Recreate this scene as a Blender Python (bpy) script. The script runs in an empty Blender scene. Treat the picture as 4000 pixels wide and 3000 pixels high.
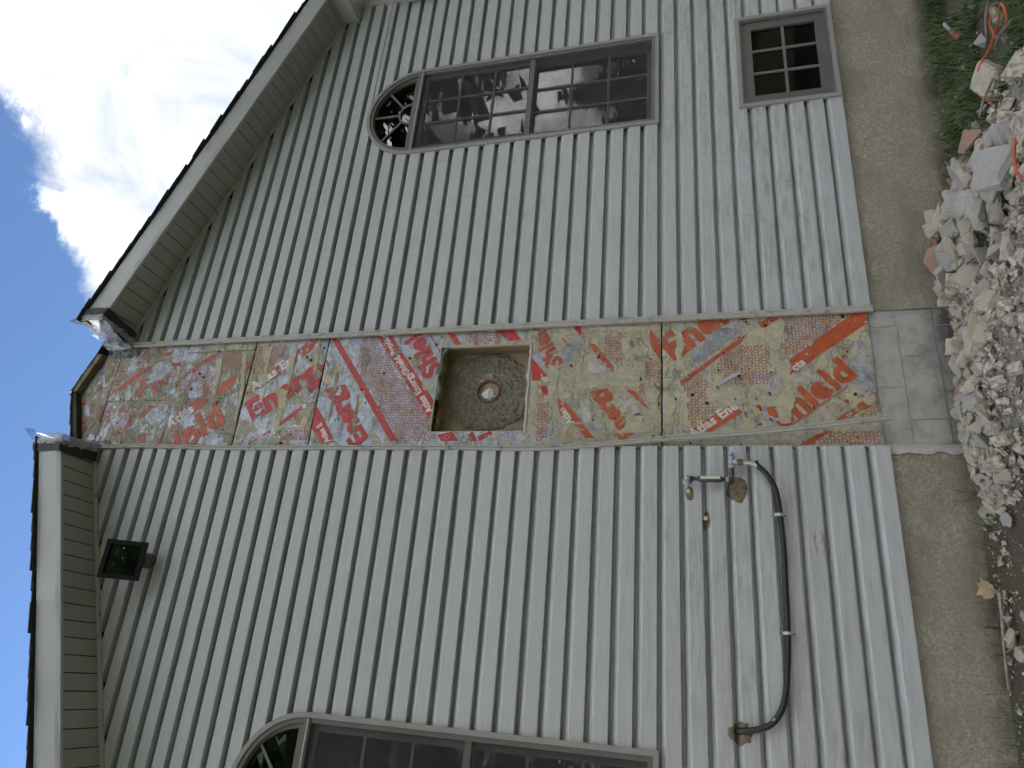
import bpy, bmesh, math, random
from mathutils import Vector, Matrix, noise
random.seed(7)
S = bpy.context.scene
COL = S.collection
# ------------------------------------------------------------------ camera
cam = bpy.data.cameras.new('camera'); cam.sensor_width = 36.0; cam.sensor_fit = 'HORIZONTAL'
cam.lens = 36*2721.7/4000; cam.clip_end = 2000; cam.clip_start = .05
camo = bpy.data.objects.new('camera', cam); COL.objects.link(camo)
r = Vector((0.91727, -0.39738, -0.02637)); u = Vector((-0.08238, -0.25411, 0.96366)); f = Vector((0.38965, 0.88177, 0.26582))
m = Matrix.Identity(4)                      # the phone was held on its side: image right is down
for i in range(3):
    m[i][0] = -u[i]; m[i][1] = r[i]; m[i][2] = -f[i]
m.translation = (-1.37004, -4.08874, 0.98608)
camo.matrix_world = m
S.camera = camo
# ------------------------------------------------------------------ world, sun, exposure
SUN = Vector((-.62, .52, .58)).normalized()
wd = bpy.data.worlds.new('World'); S.world = wd; wd.use_nodes = True
nt = wd.node_tree; nt.nodes.clear()
def N(nt, t, **k):
    n = nt.nodes.new(t)
    for a, b in k.items():
        if a.startswith('i_'): n.inputs[a[2:].replace('_', ' ')].default_value = b
        else: setattr(n, a, b)
    return n
L = nt.links.new
sky = N(nt, 'ShaderNodeTexSky', sky_type='NISHITA', sun_disc=False, sun_elevation=math.asin(SUN.z), sun_rotation=math.atan2(SUN.x, SUN.y), altitude=1500, air_density=1.0, dust_density=.0, ozone_density=4.0)
tc = N(nt, 'ShaderNodeTexCoord')
dot = N(nt, 'ShaderNodeVectorMath', operation='DOT_PRODUCT'); dot.inputs[1].default_value = (.68, .35, -.63); L(tc.outputs['Generated'], dot.inputs[0])
n1 = N(nt, 'ShaderNodeTexNoise', i_Scale=3.2, i_Detail=9.0, i_Roughness=.62, i_Distortion=.25); L(tc.outputs['Generated'], n1.inputs['Vector'])
a1 = N(nt, 'ShaderNodeMath', operation='MULTIPLY'); a1.inputs[1].default_value = 3.4; L(dot.outputs['Value'], a1.inputs[0])
hd = N(nt, 'ShaderNodeVectorMath', operation='DOT_PRODUCT'); hd.inputs[1].default_value = Vector((.03, .62, .78)).normalized(); L(tc.outputs['Generated'], hd.inputs[0])
hm = N(nt, 'ShaderNodeMapRange'); hm.inputs['From Min'].default_value = .95; hm.inputs['From Max'].default_value = .55; hm.inputs['To Min'].default_value = -.45; hm.inputs['To Max'].default_value = .10; L(hd.outputs['Value'], hm.inputs['Value'])
am = N(nt, 'ShaderNodeMath', operation='MAXIMUM'); L(a1.outputs[0], am.inputs[0]); L(hm.outputs[0], am.inputs[1])
a2 = N(nt, 'ShaderNodeMath', operation='ADD'); L(am.outputs[0], a2.inputs[0]); L(n1.outputs['Fac'], a2.inputs[1])
cm = N(nt, 'ShaderNodeMapRange', interpolation_type='SMOOTHSTEP'); cm.inputs['From Min'].default_value = .47; cm.inputs['From Max'].default_value = .60; L(a2.outputs[0], cm.inputs['Value'])
n2 = N(nt, 'ShaderNodeTexNoise', i_Scale=7.0, i_Detail=6.0, i_Roughness=.56, i_Distortion=.6); L(tc.outputs['Generated'], n2.inputs['Vector'])
cr = N(nt, 'ShaderNodeValToRGB'); cr.color_ramp.elements[0].position = .36; cr.color_ramp.elements[0].color = (2.7, 3.0, 3.45, 1); cr.color_ramp.elements[1].position = .625; cr.color_ramp.elements[1].color = (22.5, 22.5, 22.7, 1)
for a_, b_ in ((.485, (3.8, 3.9, 4.1, 1)), (.53, (6.6, 6.7, 6.9, 1))): ce = cr.color_ramp.elements.new(a_); ce.color = b_
L(n2.outputs['Fac'], cr.inputs['Fac'])
mx = N(nt, 'ShaderNodeMix', data_type='RGBA'); L(cm.outputs[0], mx.inputs[0]); L(sky.outputs[0], mx.inputs[6]); L(cr.outputs[0], mx.inputs[7])
bg = N(nt, 'ShaderNodeBackground', i_Strength=.05); L(mx.outputs[2], bg.inputs[0])
wo = N(nt, 'ShaderNodeOutputWorld'); L(bg.outputs[0], wo.inputs[0])
sl = bpy.data.lights.new('sun', 'SUN'); sl.energy = 2.0; sl.angle = math.radians(.53); sl.color = (1, .96, .9)
so = bpy.data.objects.new('sun', sl); COL.objects.link(so); so.rotation_euler = SUN.to_track_quat('Z', 'Y').to_euler()
S.view_settings.view_transform = 'Standard'; S.view_settings.look = 'None'; S.view_settings.gamma = 1; S.view_settings.exposure = 2.5
S.render.engine = 'CYCLES'; S.cycles.use_denoising = True
S.cycles.max_bounces = 5; S.cycles.diffuse_bounces = 3; S.cycles.glossy_bounces = 3; S.cycles.transparent_max_bounces = 10; S.cycles.adaptive_threshold = .03
# ------------------------------------------------------------------ helpers
class MB:
    def __init__(s): s.v = []; s.f = []
    def add(s, vs, fs):
        o = len(s.v); s.v += [tuple(x) for x in vs]; s.f += [tuple(o+i for i in q) for q in fs]; return s
    def box(s, x0, x1, y0, y1, z0, z1):
        return s.add([(x0,y0,z0),(x1,y0,z0),(x1,y1,z0),(x0,y1,z0),(x0,y0,z1),(x1,y0,z1),(x1,y1,z1),(x0,y1,z1)],
                     [(0,3,2,1),(4,5,6,7),(0,1,5,4),(1,2,6,5),(2,3,7,6),(3,0,4,7)])
    def bar(s, a, b, w, d, up=(0,0,1)):
        a, b = Vector(a), Vector(b); t = (b-a).normalized(); x = t.cross(Vector(up)).normalized(); y = x.cross(t)
        vs = [p + x*i*w/2 + y*j*d/2 for p in (a, b) for i, j in ((-1,-1),(1,-1),(1,1),(-1,1))]
        return s.add(vs, [(0,1,2,3),(7,6,5,4),(0,4,5,1),(1,5,6,2),(2,6,7,3),(3,7,4,0)])
    def prism(s, pts, y0, y1):                  # pts in (x,z); extruded along y
        n = len(pts); vs = [(x, y0, z) for x, z in pts] + [(x, y1, z) for x, z in pts]
        return s.add(vs, [tuple(range(n)), tuple(range(2*n-1, n-1, -1))] + [(i, i+n, (i+1) % n + n, (i+1) % n) for i in range(n)])
    def tube(s, path, rad, seg=12, caps=True):
        P = [Vector(p) for p in path]; n = len(P); R = rad if isinstance(rad, (list, tuple)) else [rad]*n
        ref = None; vs = []
        for i, p in enumerate(P):
            t = (P[min(i+1, n-1)] - P[max(i-1, 0)]).normalized()
            if ref is None: ref = t.orthogonal().normalized()
            ref = (ref - t*ref.dot(t)).normalized(); b = t.cross(ref)
            vs += [p + (ref*math.cos(2*math.pi*k/seg) + b*math.sin(2*math.pi*k/seg))*R[i] for k in range(seg)]
        fs = [(i*seg+k, i*seg+(k+1) % seg, (i+1)*seg+(k+1) % seg, (i+1)*seg+k) for i in range(n-1) for k in range(seg)]
        if caps: fs += [tuple(range(seg-1, -1, -1)), tuple((n-1)*seg+k for k in range(seg))]
        return s.add(vs, fs)
    def sweep(s, path, prof, closed=False):     # path: list of (point, side vector, out vector); prof: (side, out)
        n = len(path); k = len(prof); vs = []
        for p, a, b in path:
            vs += [Vector(p) + Vector(a)*q[0] + Vector(b)*q[1] for q in prof]
        fs = [(i*k+j, i*k+(j+1) % k, (i+1)*k+(j+1) % k, (i+1)*k+j) for i in range(n-1) for j in range(k if closed else k-1)]
        if closed: fs += [tuple(range(k-1, -1, -1)), tuple((n-1)*k+j for j in range(k))]
        return s.add(vs, fs)
    def build(s, name, mat, parent=None, smooth=False, bevel=0):
        me = bpy.data.meshes.new(name); me.from_pydata(s.v, [], s.f); me.update()
        bm = bmesh.new(); bm.from_mesh(me); bmesh.ops.recalc_face_normals(bm, faces=bm.faces)
        if bevel: bmesh.ops.bevel(bm, geom=bm.edges[:], offset=bevel, segments=2, affect='EDGES', profile=.7)
        bm.to_mesh(me); bm.free()
        me.materials.append(mat)
        if smooth:
            for q in me.polygons: q.use_smooth = True
        o = bpy.data.objects.new(name, me); COL.objects.link(o)
        if parent: o.parent = parent
        return o
def empty(name, loc=(0, 0, 0)):
    o = bpy.data.objects.new(name, None); o.empty_display_size = .1; COL.objects.link(o); o.location = loc; return o
def tag(o, label, cat=None, group=None, kind=None):
    o['label'] = label
    if cat: o['category'] = cat
    if group: o['group'] = group
    if kind: o['kind'] = kind
    return o
def nz(x, y, z, s): return noise.noise(Vector((x*s, y*s, z*s)))
# ------------------------------------------------------------------ materials
class Mat:
    def __init__(s, name, rough=.6, metal=0.0, spec=.5):
        s.m = bpy.data.materials.new(name); s.m.use_nodes = True; s.nt = s.m.node_tree; s.p = s.nt.nodes['Principled BSDF']
        s.out = s.nt.nodes['Material Output']
        s.p.inputs['Roughness'].default_value = rough; s.p.inputs['Metallic'].default_value = metal; s.p.inputs['Specular IOR Level'].default_value = spec
        s.tc = N(s.nt, 'ShaderNodeTexCoord')
    def l(s, a, b): s.nt.links.new(a, b); return s
    def coord(s, scale=(1, 1, 1), rot=(0, 0, 0)):
        mp = N(s.nt, 'ShaderNodeMapping'); mp.inputs['Scale'].default_value = scale; mp.inputs['Rotation'].default_value = rot
        s.l(s.tc.outputs['Object'], mp.inputs['Vector']); return mp.outputs[0]
    def noise(s, scale=5, detail=6, rough=.6, dist=0, co=None, typ='FBM'):
        n = N(s.nt, 'ShaderNodeTexNoise', i_Scale=scale, i_Detail=detail, i_Roughness=rough, i_Distortion=dist)
        s.l(co if co is not None else s.tc.outputs['Object'], n.inputs['Vector']); return n.outputs['Fac']
    def rng(s, v, a, b, c=0.0, d=1.0, smooth=True):
        n = N(s.nt, 'ShaderNodeMapRange', interpolation_type='SMOOTHSTEP' if smooth else 'LINEAR')
        for k, x in zip(('From Min', 'From Max', 'To Min', 'To Max'), (a, b, c, d)): n.inputs[k].default_value = x
        s.l(v, n.inputs['Value']); return n.outputs[0]
    def math(s, op, a, b=None):
        n = N(s.nt, 'ShaderNodeMath', operation=op)
        for i, x in enumerate((a, b)):
            if x is None: continue
            if isinstance(x, (int, float)): n.inputs[i].default_value = x
            else: s.l(x, n.inputs[i])
        return n.outputs[0]
    def mix(s, fac, a, b, mode='MIX'):
        n = N(s.nt, 'ShaderNodeMix', data_type='RGBA', blend_type=mode)
        for i, x in ((0, fac), (6, a), (7, b)):
            if isinstance(x, (int, float)): n.inputs[i].default_value = x
            elif isinstance(x, tuple): n.inputs[i].default_value = x + (1,) if len(x) == 3 else x
            else: s.l(x, n.inputs[i])
        return n.outputs[2]
    def color(s, c):
        if isinstance(c, tuple): s.p.inputs['Base Color'].default_value = c + (1,)
        else: s.l(c, s.p.inputs['Base Color'])
        return s
    def bump(s, h, strength=.3, dist=.01):
        b = N(s.nt, 'ShaderNodeBump', i_Strength=strength, i_Distance=dist); s.l(h, b.inputs['Height']); s.l(b.outputs[0], s.p.inputs['Normal']); return s
    def sep(s):
        n = N(s.nt, 'ShaderNodeSeparateXYZ'); s.l(s.tc.outputs['Object'], n.inputs[0]); return n.outputs
def plain(name, c, rough=.6, metal=0.0, var=.15, sc=8, bump=0, bsc=60, spec=.5):
    k = Mat(name, rough, metal, spec); v = k.noise(sc, 5)
    k.color(k.mix(k.rng(v, .3, .7), tuple(x*(1-var) for x in c), tuple(min(1, x*(1+var)) for x in c)))
    if bump: k.bump(k.noise(bsc, 6), bump, .004)
    return k.m
# vinyl siding: embossed grain, mildew film on the lower courses
k = Mat('vinyl_siding', .5)
gr = k.noise(1, 5, .65, .6, k.coord((5, 60, 95)))
big = k.noise(1.3, 4, .6)
fine = k.noise(34, 6, .72, .5, k.coord((.13, 1, 1)))
zz = k.sep()[2]
low = k.math('MULTIPLY', k.rng(zz, 2.1, .75), k.rng(zz, -.2, .5, .35, 1))
dirt = k.math('MULTIPLY', k.math('MULTIPLY', k.rng(fine, .42, .68), k.rng(big, .34, .62, .25, 1)), low)
c = k.mix(k.rng(gr, .35, .7), (.43, .435, .435), (.505, .51, .51))
c = k.mix(k.rng(k.noise(.8, 3), .3, .7), c, (.465, .475, .475))
oi = N(k.nt, 'ShaderNodeObjectInfo'); c = k.mix(k.rng(oi.outputs['Random'], 0, 1, 0, .22, False), c, (.37, .375, .365))
c = k.mix(k.math('MULTIPLY', dirt, .55), c, (.15, .155, .125))
sx, _, sz_ = k.sep()[0], 0, k.sep()[2]
st1 = k.math('MULTIPLY', k.math('MULTIPLY', k.rng(sx, -.68, -.60), k.rng(sx, -.44, -.52)), k.math('MULTIPLY', k.rng(sz_, .30, .36), k.rng(sz_, .56, .50)))
c = k.mix(k.math('MULTIPLY', k.math('MULTIPLY', st1, k.rng(k.noise(1, 6, .7, .5, k.coord((8, 30, 45))), .52, .66)), .75), c, (.20, .14, .06))
spk = k.rng(k.noise(260, 2), .73, .79)
c = k.mix(k.math('MULTIPLY', spk, .5), c, (.12, .11, .09))
k.color(c); k.bump(gr, .5, .003); SIDING = k.m
TRIM = plain('pale_trim', (.42, .41, .38), .5, 0, .07, 5)
k = Mat('channel_trim', .6)
v = k.noise(14, 7, .7)
k.color(k.mix(k.rng(v, .52, .7), (.42, .405, .36), (.20, .18, .14))); k.bump(k.noise(80, 5), .4, .002); CHANNEL = k.m
k = Mat('aluminium_fascia', .42)
v = k.noise(1.2, 3); k.color(k.mix(k.rng(v, .35, .65), (.36, .36, .35), (.42, .42, .41))); k.bump(k.noise(2.2, 2, .5, 0, k.coord((1, 1, 2.5))), .25, .02); FASCIA = k.m
SOFFIT = plain('soffit_vinyl', (.31, .30, .27), .55, 0, .06, 3)
k = Mat('asphalt_shingle', .9); v = k.noise(300, 3); k.color(k.mix(v, (.012, .012, .013), (.06, .058, .055))); k.bump(v, .6, .003); SHINGLE = k.m
SASH = plain('bronze_sash', (.105, .098, .088), .45, 0, .06, 6)
WTRIM = plain('window_casing', (.28, .27, .245), .5, 0, .07, 5)
FRAME = plain('taupe_window_frame', (.125, .118, .105), .45, 0, .08, 5)
MUNTIN = plain('grey_muntin', (.14, .138, .13), .5, 0, .05)
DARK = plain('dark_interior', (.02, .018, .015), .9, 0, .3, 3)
SHEATH = plain('dark_sheathing', (.05, .04, .03), .9, 0, .4, 9)
def glass(name, gain):
    k = Mat(name); t = N(k.nt, 'ShaderNodeBsdfTransparent'); t.inputs[0].default_value = (.62, .66, .65, 1)
    g = N(k.nt, 'ShaderNodeBsdfGlossy'); g.inputs['Roughness'].default_value = .0
    fr = N(k.nt, 'ShaderNodeFresnel', i_IOR=1.5); fa = k.math('MULTIPLY', fr.outputs[0], gain)
    bp = N(k.nt, 'ShaderNodeBump', i_Strength=.02, i_Distance=.02); k.l(k.noise(2.2, 2), bp.inputs['Height']); k.l(bp.outputs[0], g.inputs['Normal'])
    ms = N(k.nt, 'ShaderNodeMixShader'); k.l(fa, ms.inputs[0]); k.l(t.outputs[0], ms.inputs[1]); k.l(g.outputs[0], ms.inputs[2]); k.l(ms.outputs[0], k.out.inputs[0]); return k.m
GLASS = glass('window_glass', 2.4); GLASS_B = glass('basement_glass', 1.0)
k = Mat('insect_screen', .8); k.color((.07, .07, .075)); t = N(k.nt, 'ShaderNodeBsdfTransparent'); ms = N(k.nt, 'ShaderNodeMixShader')
wv = k.noise(4, 3); k.l(k.rng(wv, .3, .7, .18, .28), ms.inputs[0]); k.l(t.outputs[0], ms.inputs[1]); k.l(k.p.outputs[0], ms.inputs[2]); k.l(ms.outputs[0], k.out.inputs[0]); SCREEN = k.m
# parged foundation
k = Mat('tan_parging', .85)
hgt = k.noise(75, 5, .62, .7); big = k.noise(2.4, 6, .65)
c = k.mix(k.rng(big, .32, .66), (.34, .31, .235), (.50, .46, .37)); c = k.mix(k.rng(hgt, .35, .75), (.27, .24, .18), c)
vz = k.math('ADD', k.sep()[2], k.math('MULTIPLY', k.sep()[0], .055)); so1 = k.math('MULTIPLY', k.rng(vz, -.30, -.50), k.rng(k.noise(6, 7, .72), .34, .60))
c = k.mix(k.math('MULTIPLY', k.rng(k.noise(1, 6, .7, .5, k.coord((1.3, 1, 2.6))), .50, .66), .45), c, (.17, .15, .105))
c = k.mix(so1, c, (.075, .06, .04)); k.color(c); k.bump(hgt, 1.0, .010); PARGE = k.m
k = Mat('raw_concrete_block', .9)
v = k.noise(9, 8, .7); w = k.noise(40, 6, .7)
c = k.mix(k.rng(v, .3, .7), (.27, .26, .235), (.42, .41, .375)); c = k.mix(k.rng(k.noise(5, 8, .72, .6, k.coord((1, 1, 1), (.4, .2, .1))), .5, .58), c, (.40, .385, .35)); c = k.mix(k.rng(w, .64, .74), c, (.12, .11, .10)); c = k.mix(k.rng(k.noise(3, 4), .6, .75), c, (.30, .24, .16))
zz = k.sep()[2]; c = k.mix(k.math('MULTIPLY', k.rng(zz, -.25, -.45), k.rng(k.noise(11, 6, .7), .4, .6)), c, (.07, .065, .06))
k.color(c); k.bump(w, .6, .006); BLOCK = k.m
k = Mat('mortar_smear', .9); v = k.noise(25, 7, .7); k.color(k.mix(v, (.36, .345, .31), (.54, .52, .48))); k.bump(v, .7, .006); MORTAR = k.m
# insulation board substrate: foil, paper backing and bare foam
def board_mat(name, foil, foam, grime, paper=(.40, .36, .265), zfoil=None, streak=.5):
    k = Mat(name, .5)
    n1 = k.noise(4.5, 6, .66, .5); n2 = k.noise(6.5, 6, .68, .5, k.coord((1, 1, 1), (.3, .9, .2))); n3 = k.noise(85, 6, .75); n4 = k.noise(16, 6, .72, .4, k.coord((1, 1, 1), (.7, .2, .9)))
    band = k.noise(1, 6, .62, .3, k.coord((2.6, 1, 10.5)))
    fo = k.math('ADD', n1, foil)
    if zfoil: fo = k.math('ADD', fo, k.rng(k.sep()[2], zfoil[0], zfoil[1], -.13, .13))
    fo = k.rng(fo, .495, .52)
    pc = k.mix(k.rng(n4, .38, .62), tuple(x*.85 for x in paper), tuple(min(1, x*1.14) for x in paper))
    c = k.mix(fo, pc, k.mix(k.rng(n4, .35, .65), (.28, .305, .345), (.47, .50, .55)))
    fm = k.rng(k.math('ADD', n2, foam), .57, .585)
    c = k.mix(fm, c, k.mix(k.rng(n4, .35, .65), (.45, .40, .255), (.55, .50, .345)))
    wh = k.rng(k.noise(9, 6, .76, .7, k.coord((1, 1, 1), (.1, .6, 1.3))), .625, .64)
    c = k.mix(wh, c, k.mix(n3, (.46, .435, .38), (.60, .575, .52)))
    rs = k.rng(k.math('ADD', band, k.math('MULTIPLY', k.math('SUBTRACT', n4, .5), .45)), .55, .62)
    c = k.mix(k.math('MULTIPLY', rs, streak), c, k.mix(k.rng(n4, .35, .65), (.36, .32, .24), (.58, .54, .42)))
    g = k.math('MULTIPLY', k.rng(k.noise(7, 6, .78, .8), .50, .70), grime)
    c = k.mix(g, c, (.12, .095, .065))
    c = k.mix(k.rng(k.noise(150, 4, .7), .63, .69), c, (.07, .055, .04))
    c = k.mix(k.rng(k.noise(170, 4, .7, 0, k.coord((1, 1, 1), (.5, .1, .3))), .65, .70), c, (.70, .66, .56))
    k.color(c)
    k.l(k.math('MULTIPLY', k.math('MULTIPLY', fo, k.math('SUBTRACT', 1.0, fm)), .45), k.p.inputs['Metallic'])
    k.l(k.rng(fo, 0, 1, .7, .33), k.p.inputs['Roughness'])
    h = k.math('ADD', k.math('ADD', k.math('MULTIPLY', rs, .6), k.math('MULTIPLY', n3, .55)), k.math('SUBTRACT', k.math('ADD', n4, k.math('MULTIPLY', wh, .3)), k.math('MULTIPLY', fm, .6)))
    k.bump(h, 1.0, .006); return k.m
BM = [board_mat('bottom_board', -.07, .04, .75, (.46, .425, .345), None, .25), board_mat('middle_board', .0, .0, .6, (.43, .39, .295), (1.75, 2.5), .45),
      board_mat('upper_board', .02, -.02, .7, (.39, .36, .28), None, .8), board_mat('top_board', .0, -.02, .95, (.35, .32, .255), None, .7)]
def print_mat(name, a, b, wear, off=0.0):
    k = Mat(name, .42)
    v = k.noise(14, 5, .7); c = k.mix(k.rng(v, .3, .7), a, b); c = k.mix(k.math('MULTIPLY', k.rng(k.noise(15, 5, .8, .8), .53, .66), .5), c, (.12, .06, .04)); c = k.mix(k.rng(k.noise(90, 5, .75), .64, .72), c, (.42, .36, .28))
    k.color(c); k.bump(k.noise(60, 6, .7), .4, .003)
    w1 = k.noise(6.5, 5, .72, .7, k.coord((1, 1, 1), (.2, .5, .1))); w2 = k.noise(45, 6, .75)
    band = k.noise(1, 5, .6, .25, k.coord((2.2, 1, 9.5)))
    s = k.math('ADD', k.math('MULTIPLY', w1, .62), k.math('ADD', k.math('MULTIPLY', w2, .22), k.math('MULTIPLY', band, .30)))
    wear -= off; al = k.rng(s, wear, wear+.02)
    t = N(k.nt, 'ShaderNodeBsdfTransparent'); ms = N(k.nt, 'ShaderNodeMixShader')
    k.l(al, ms.inputs[0]); k.l(k.p.outputs[0], ms.inputs[1]); k.l(t.outputs[0], ms.inputs[2]); k.l(ms.outputs[0], k.out.inputs[0]); return k.m
def patch_mat(name, a, b, wear, metal=0.0):
    k = Mat(name, .75 if not metal else .42, metal)
    v = k.noise(22, 6, .72, .4); f_ = k.noise(120, 4, .7)
    c = k.mix(k.rng(v, .34, .66), a, b); c = k.mix(k.rng(f_, .64, .70), c, (.10, .08, .05)); k.color(c); k.bump(k.math('ADD', v, k.math('MULTIPLY', f_, .5)), .9, .006)
    w1 = k.noise(11, 6, .75, .7, k.coord((1, 1, 1), (.9, .3, .4))); w2 = k.noise(60, 5, .75)
    al = k.rng(k.math('ADD', k.math('MULTIPLY', w1, .8), k.math('MULTIPLY', w2, .2)), wear-.02, wear)
    t = N(k.nt, 'ShaderNodeBsdfTransparent'); ms = N(k.nt, 'ShaderNodeMixShader')
    k.l(al, ms.inputs[0]); k.l(k.p.outputs[0], ms.inputs[1]); k.l(t.outputs[0], ms.inputs[2]); k.l(ms.outputs[0], k.out.inputs[0]); return k.m
def print_set(off, t):
    return {'y': patch_mat('bare_foam'+t, (.40, .36, .25), (.53, .49, .36), .62), 'g': patch_mat('burnished_foil'+t, (.20, .205, .22), (.40, .41, .43), .575, .5), 'c': patch_mat('white_backing'+t, (.42, .40, .36), (.56, .535, .48), .555), 't': patch_mat('mortar_film'+t, (.21, .18, .13), (.38, .335, .26), .575), 'm': patch_mat('cream_glue'+t, (.40, .355, .225), (.55, .50, .35), .60),
        'r': print_mat('red_print'+t, (.36, .014, .013), (.54, .03, .024), .65, off), 'o': print_mat('orange_print'+t, (.34, .05, .010), (.53, .10, .02), .645, off),
      'd': print_mat('faded_red_print'+t, (.30, .035, .02), (.48, .09, .03), .62, off), 'ri': print_mat('red_icon_print'+t, (.30, .015, .02), (.42, .03, .03), .69, off*1.3), 'oi': print_mat('orange_icon_print'+t, (.30, .05, .012), (.42, .09, .025), .69, off*1.3), 'w': print_mat('white_print'+t, (.55, .52, .46), (.68, .66, .6), .66, off)}
PM0, PM1 = print_set(0.0, ''), print_set(.038, '_worn')
# ------------------------------------------------------------------ the house
AX, AZ, SR, SL = .455, 5.69, .398, .42           # ridge, soffit height there, slopes
OV = .32
def sof(x): return AZ - (SR*(x-AX) if x > AX else SL*(AX-x))
XC0, XC1 = -3.54, 4.47                            # wall corners
CW0, CW1 = 0.0, .885                              # siding edges beside the stripped strip
house = empty('house')
tag(house, 'grey vinyl-sided gable house with a stripped chimney strip and arched windows', 'house')
C = .127
PROF = [(0, .052), (0, .0), (.003, -.0012), (.078, .0), (.082, .0024), (.088, .0085), (.098, .0190), (.104, .0240), (.107, .032), (.111, .050), (.1315, .055)]
def prof_at(d):
    for (a, ya), (b, yb) in zip(PROF[1:], PROF[2:]):
        if a <= d <= b: return ya + (yb-ya)*(d-a)/max(1e-6, b-a)
    return PROF[-1][1]
WINS = [dict(x=2.99, w=.452, b=1.272, s=3.268, arch=True), dict(x=3.02, w=.44, b=.016, s=.676, arch=False), dict(x=-2.105, w=.452, b=1.272, s=3.268, arch=True)]
def hole(w, z):
    if z < w['b']: return 0
    if z <= w['s']: return w['w']
    if w['arch'] and z < w['s'] + w['w']: return math.sqrt(w['w']**2 - (z-w['s'])**2)
    return 0
def islands(mb):                                 # separate pieces of one course (either side of a window)
    key = {}; par = {}
    def find(a):
        while par[a] != a: par[a] = par[par[a]]; a = par[a]
        return a
    ids = [key.setdefault((round(x, 4), round(y, 4), round(z, 4)), len(key)) for x, y, z in mb.v]
    for i in ids: par[i] = i
    for q in mb.f:
        for b in q[1:]: par[find(ids[q[0]])] = find(ids[b])
    out = {}
    for q in mb.f:
        o = out.setdefault(find(ids[q[0]]), (MB(), {}))
        idx = []
        for v in q:
            if ids[v] not in o[1]: o[1][ids[v]] = len(o[0].v); o[0].v.append(mb.v[v])
            idx.append(o[1][ids[v]])
        if len(set(idx)) > 2: o[0].f.append(tuple(dict.fromkeys(idx)))
    return [o[0] for o in out.values() if o[0].f]
def siding_side(x0, x1, wins, rnd, given):
    wall = empty('siding_wall'); wall.parent = house
    n = 0
    while n*C < 5.7:
        z0 = n*C; breaks = [z0, z0+.1315]
        for w in wins:
            for b in (w['b'], w['s']) + ((w['s']+w['w'],) if w['arch'] else ()):
                if z0+.002 < b < z0+.1295: breaks.append(b)
        breaks.sort()
        key = n//2
        seams = given.get(key, [rnd.uniform(x0+.3, x1-.3) for _ in range(2)])
        mb = MB()
        for b0, b1 in zip(breaks, breaks[1:]):
            mid = (b0+b1)/2
            lv = [d for d, y in PROF[1:] if b0-1e-6 <= z0+d <= b1+1e-6]
            act = [w for w in wins if hole(w, mid) > 0 or (w['arch'] and w['s'] <= mid <= w['s']+w['w'])]
            if any(w['arch'] and mid > w['s'] for w in act): lv += [.0315*i/3 for i in range(13)]
            lv = sorted({round(min(max(q, b0-z0), b1-z0), 5) for q in lv + [b0-z0, b1-z0]})
            rows = []
            for d in lv:
                z = z0+d; zz = min(max(z, b0+1e-5), b1-1e-5)
                xr = min(x1, AX+(AZ-z)/SR) if x1 > AX else x1
                xl = max(x0, AX-(AZ-z)/SL) if x0 < AX else x0
                ed = [xl]
                for w in sorted(act, key=lambda q: q['x']):
                    h = hole(w, zz); ed += [w['x']-h, w['x']+h]
                ed.append(xr); rows.append((z, prof_at(d), ed))
            if b0 == breaks[0]:
                rows.insert(0, (z0, .052, rows[0][2]))
            rows = [q for q in rows if q[2][-1] - q[2][0] > .004]
            if len(rows) < 2: continue
            for sgi in range(0, len(rows[0][2]), 2):
                lo = max(q[2][sgi] for q in rows); hi = min(q[2][sgi+1] for q in rows)
                ss = [q for q in sorted(seams) if lo+.02 < q < hi-.02]
                cols = [(None, 0, 0)]; off = 0
                for q in ss:
                    cols += [(q, off, 0), (q, off-.0028, 0)]; off -= .0028
                    off = off if off > -.006 else 0
                cols.append((None, off, 1))
                vs = []
                for z, y, ed in rows:
                    for q, o, e in cols:
                        vs.append((ed[sgi+e] if q is None else q, y+o*(1 if y < .023 else .2), z))
                nc = len(cols)
                mb.add(vs, [(i*nc+j, i*nc+j+1, (i+1)*nc+j+1, (i+1)*nc+j) for i in range(len(rows)-1) for j in range(nc-1)])
        if mb.f:
            jy = rnd.uniform(-.0008, .0008)
            mb.v = [(x, y+jy, z+.0012*math.sin(x*1.3+n*1.7)) for x, y, z in mb.v]
            for part in islands(mb): part.build('siding_board', SIDING, wall)
        n += 1
siding_side(CW1, XC1, WINS[:2], random.Random(3), {0: [1.72], 4: [3.45], 5: [1.55], 6: [3.3], 3: [2.1], 17: [1.15], 18: [1.5]})
siding_side(XC0, CW0, WINS[2:], random.Random(5), {1: [-2.6], 2: [-1.42, -2.9], 3: [-1.45], 4: [-1.62], 14: [-1.3], 15: [-1.45], 16: [-1.25], 7: [-2.9]})
# sheathing behind, with holes for windows and flue
xs = sorted({XC0, -2.57, -1.64, -.05, .11, .748, .9, 2.53, 2.58, 3.45, 3.46, XC1}); zs = sorted({-.02, .016, .676, 1.272, 2.10, 2.775, 3.73, 4.0})
mb = MB()
def inhole(x, z):
    for w in WINS:
        if abs(x-w['x']) < w['w']+.02 and w['b'] < z < (w['s'] + (w['w'] if w['arch'] else 0))+.02: return True
    return .11 < x < .748 and 2.1 < z < 2.775
for a, b in zip(xs, xs[1:]):
    for c0, d in zip(zs, zs[1:]):
        if not inhole((a+b)/2, (c0+d)/2): mb.add([(a, .078, c0), (b, .078, c0), (b, .078, d), (a, .078, d)], [(0, 1, 2, 3)])
mb.prism([(XC0, 4.0), (XC1, 4.0), (XC1, sof(XC1)+.1), (AX, 5.82), (XC0, sof(XC0)+.1)], .0781, .14)
mb.build('sheathing', SHEATH, house)
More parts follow.
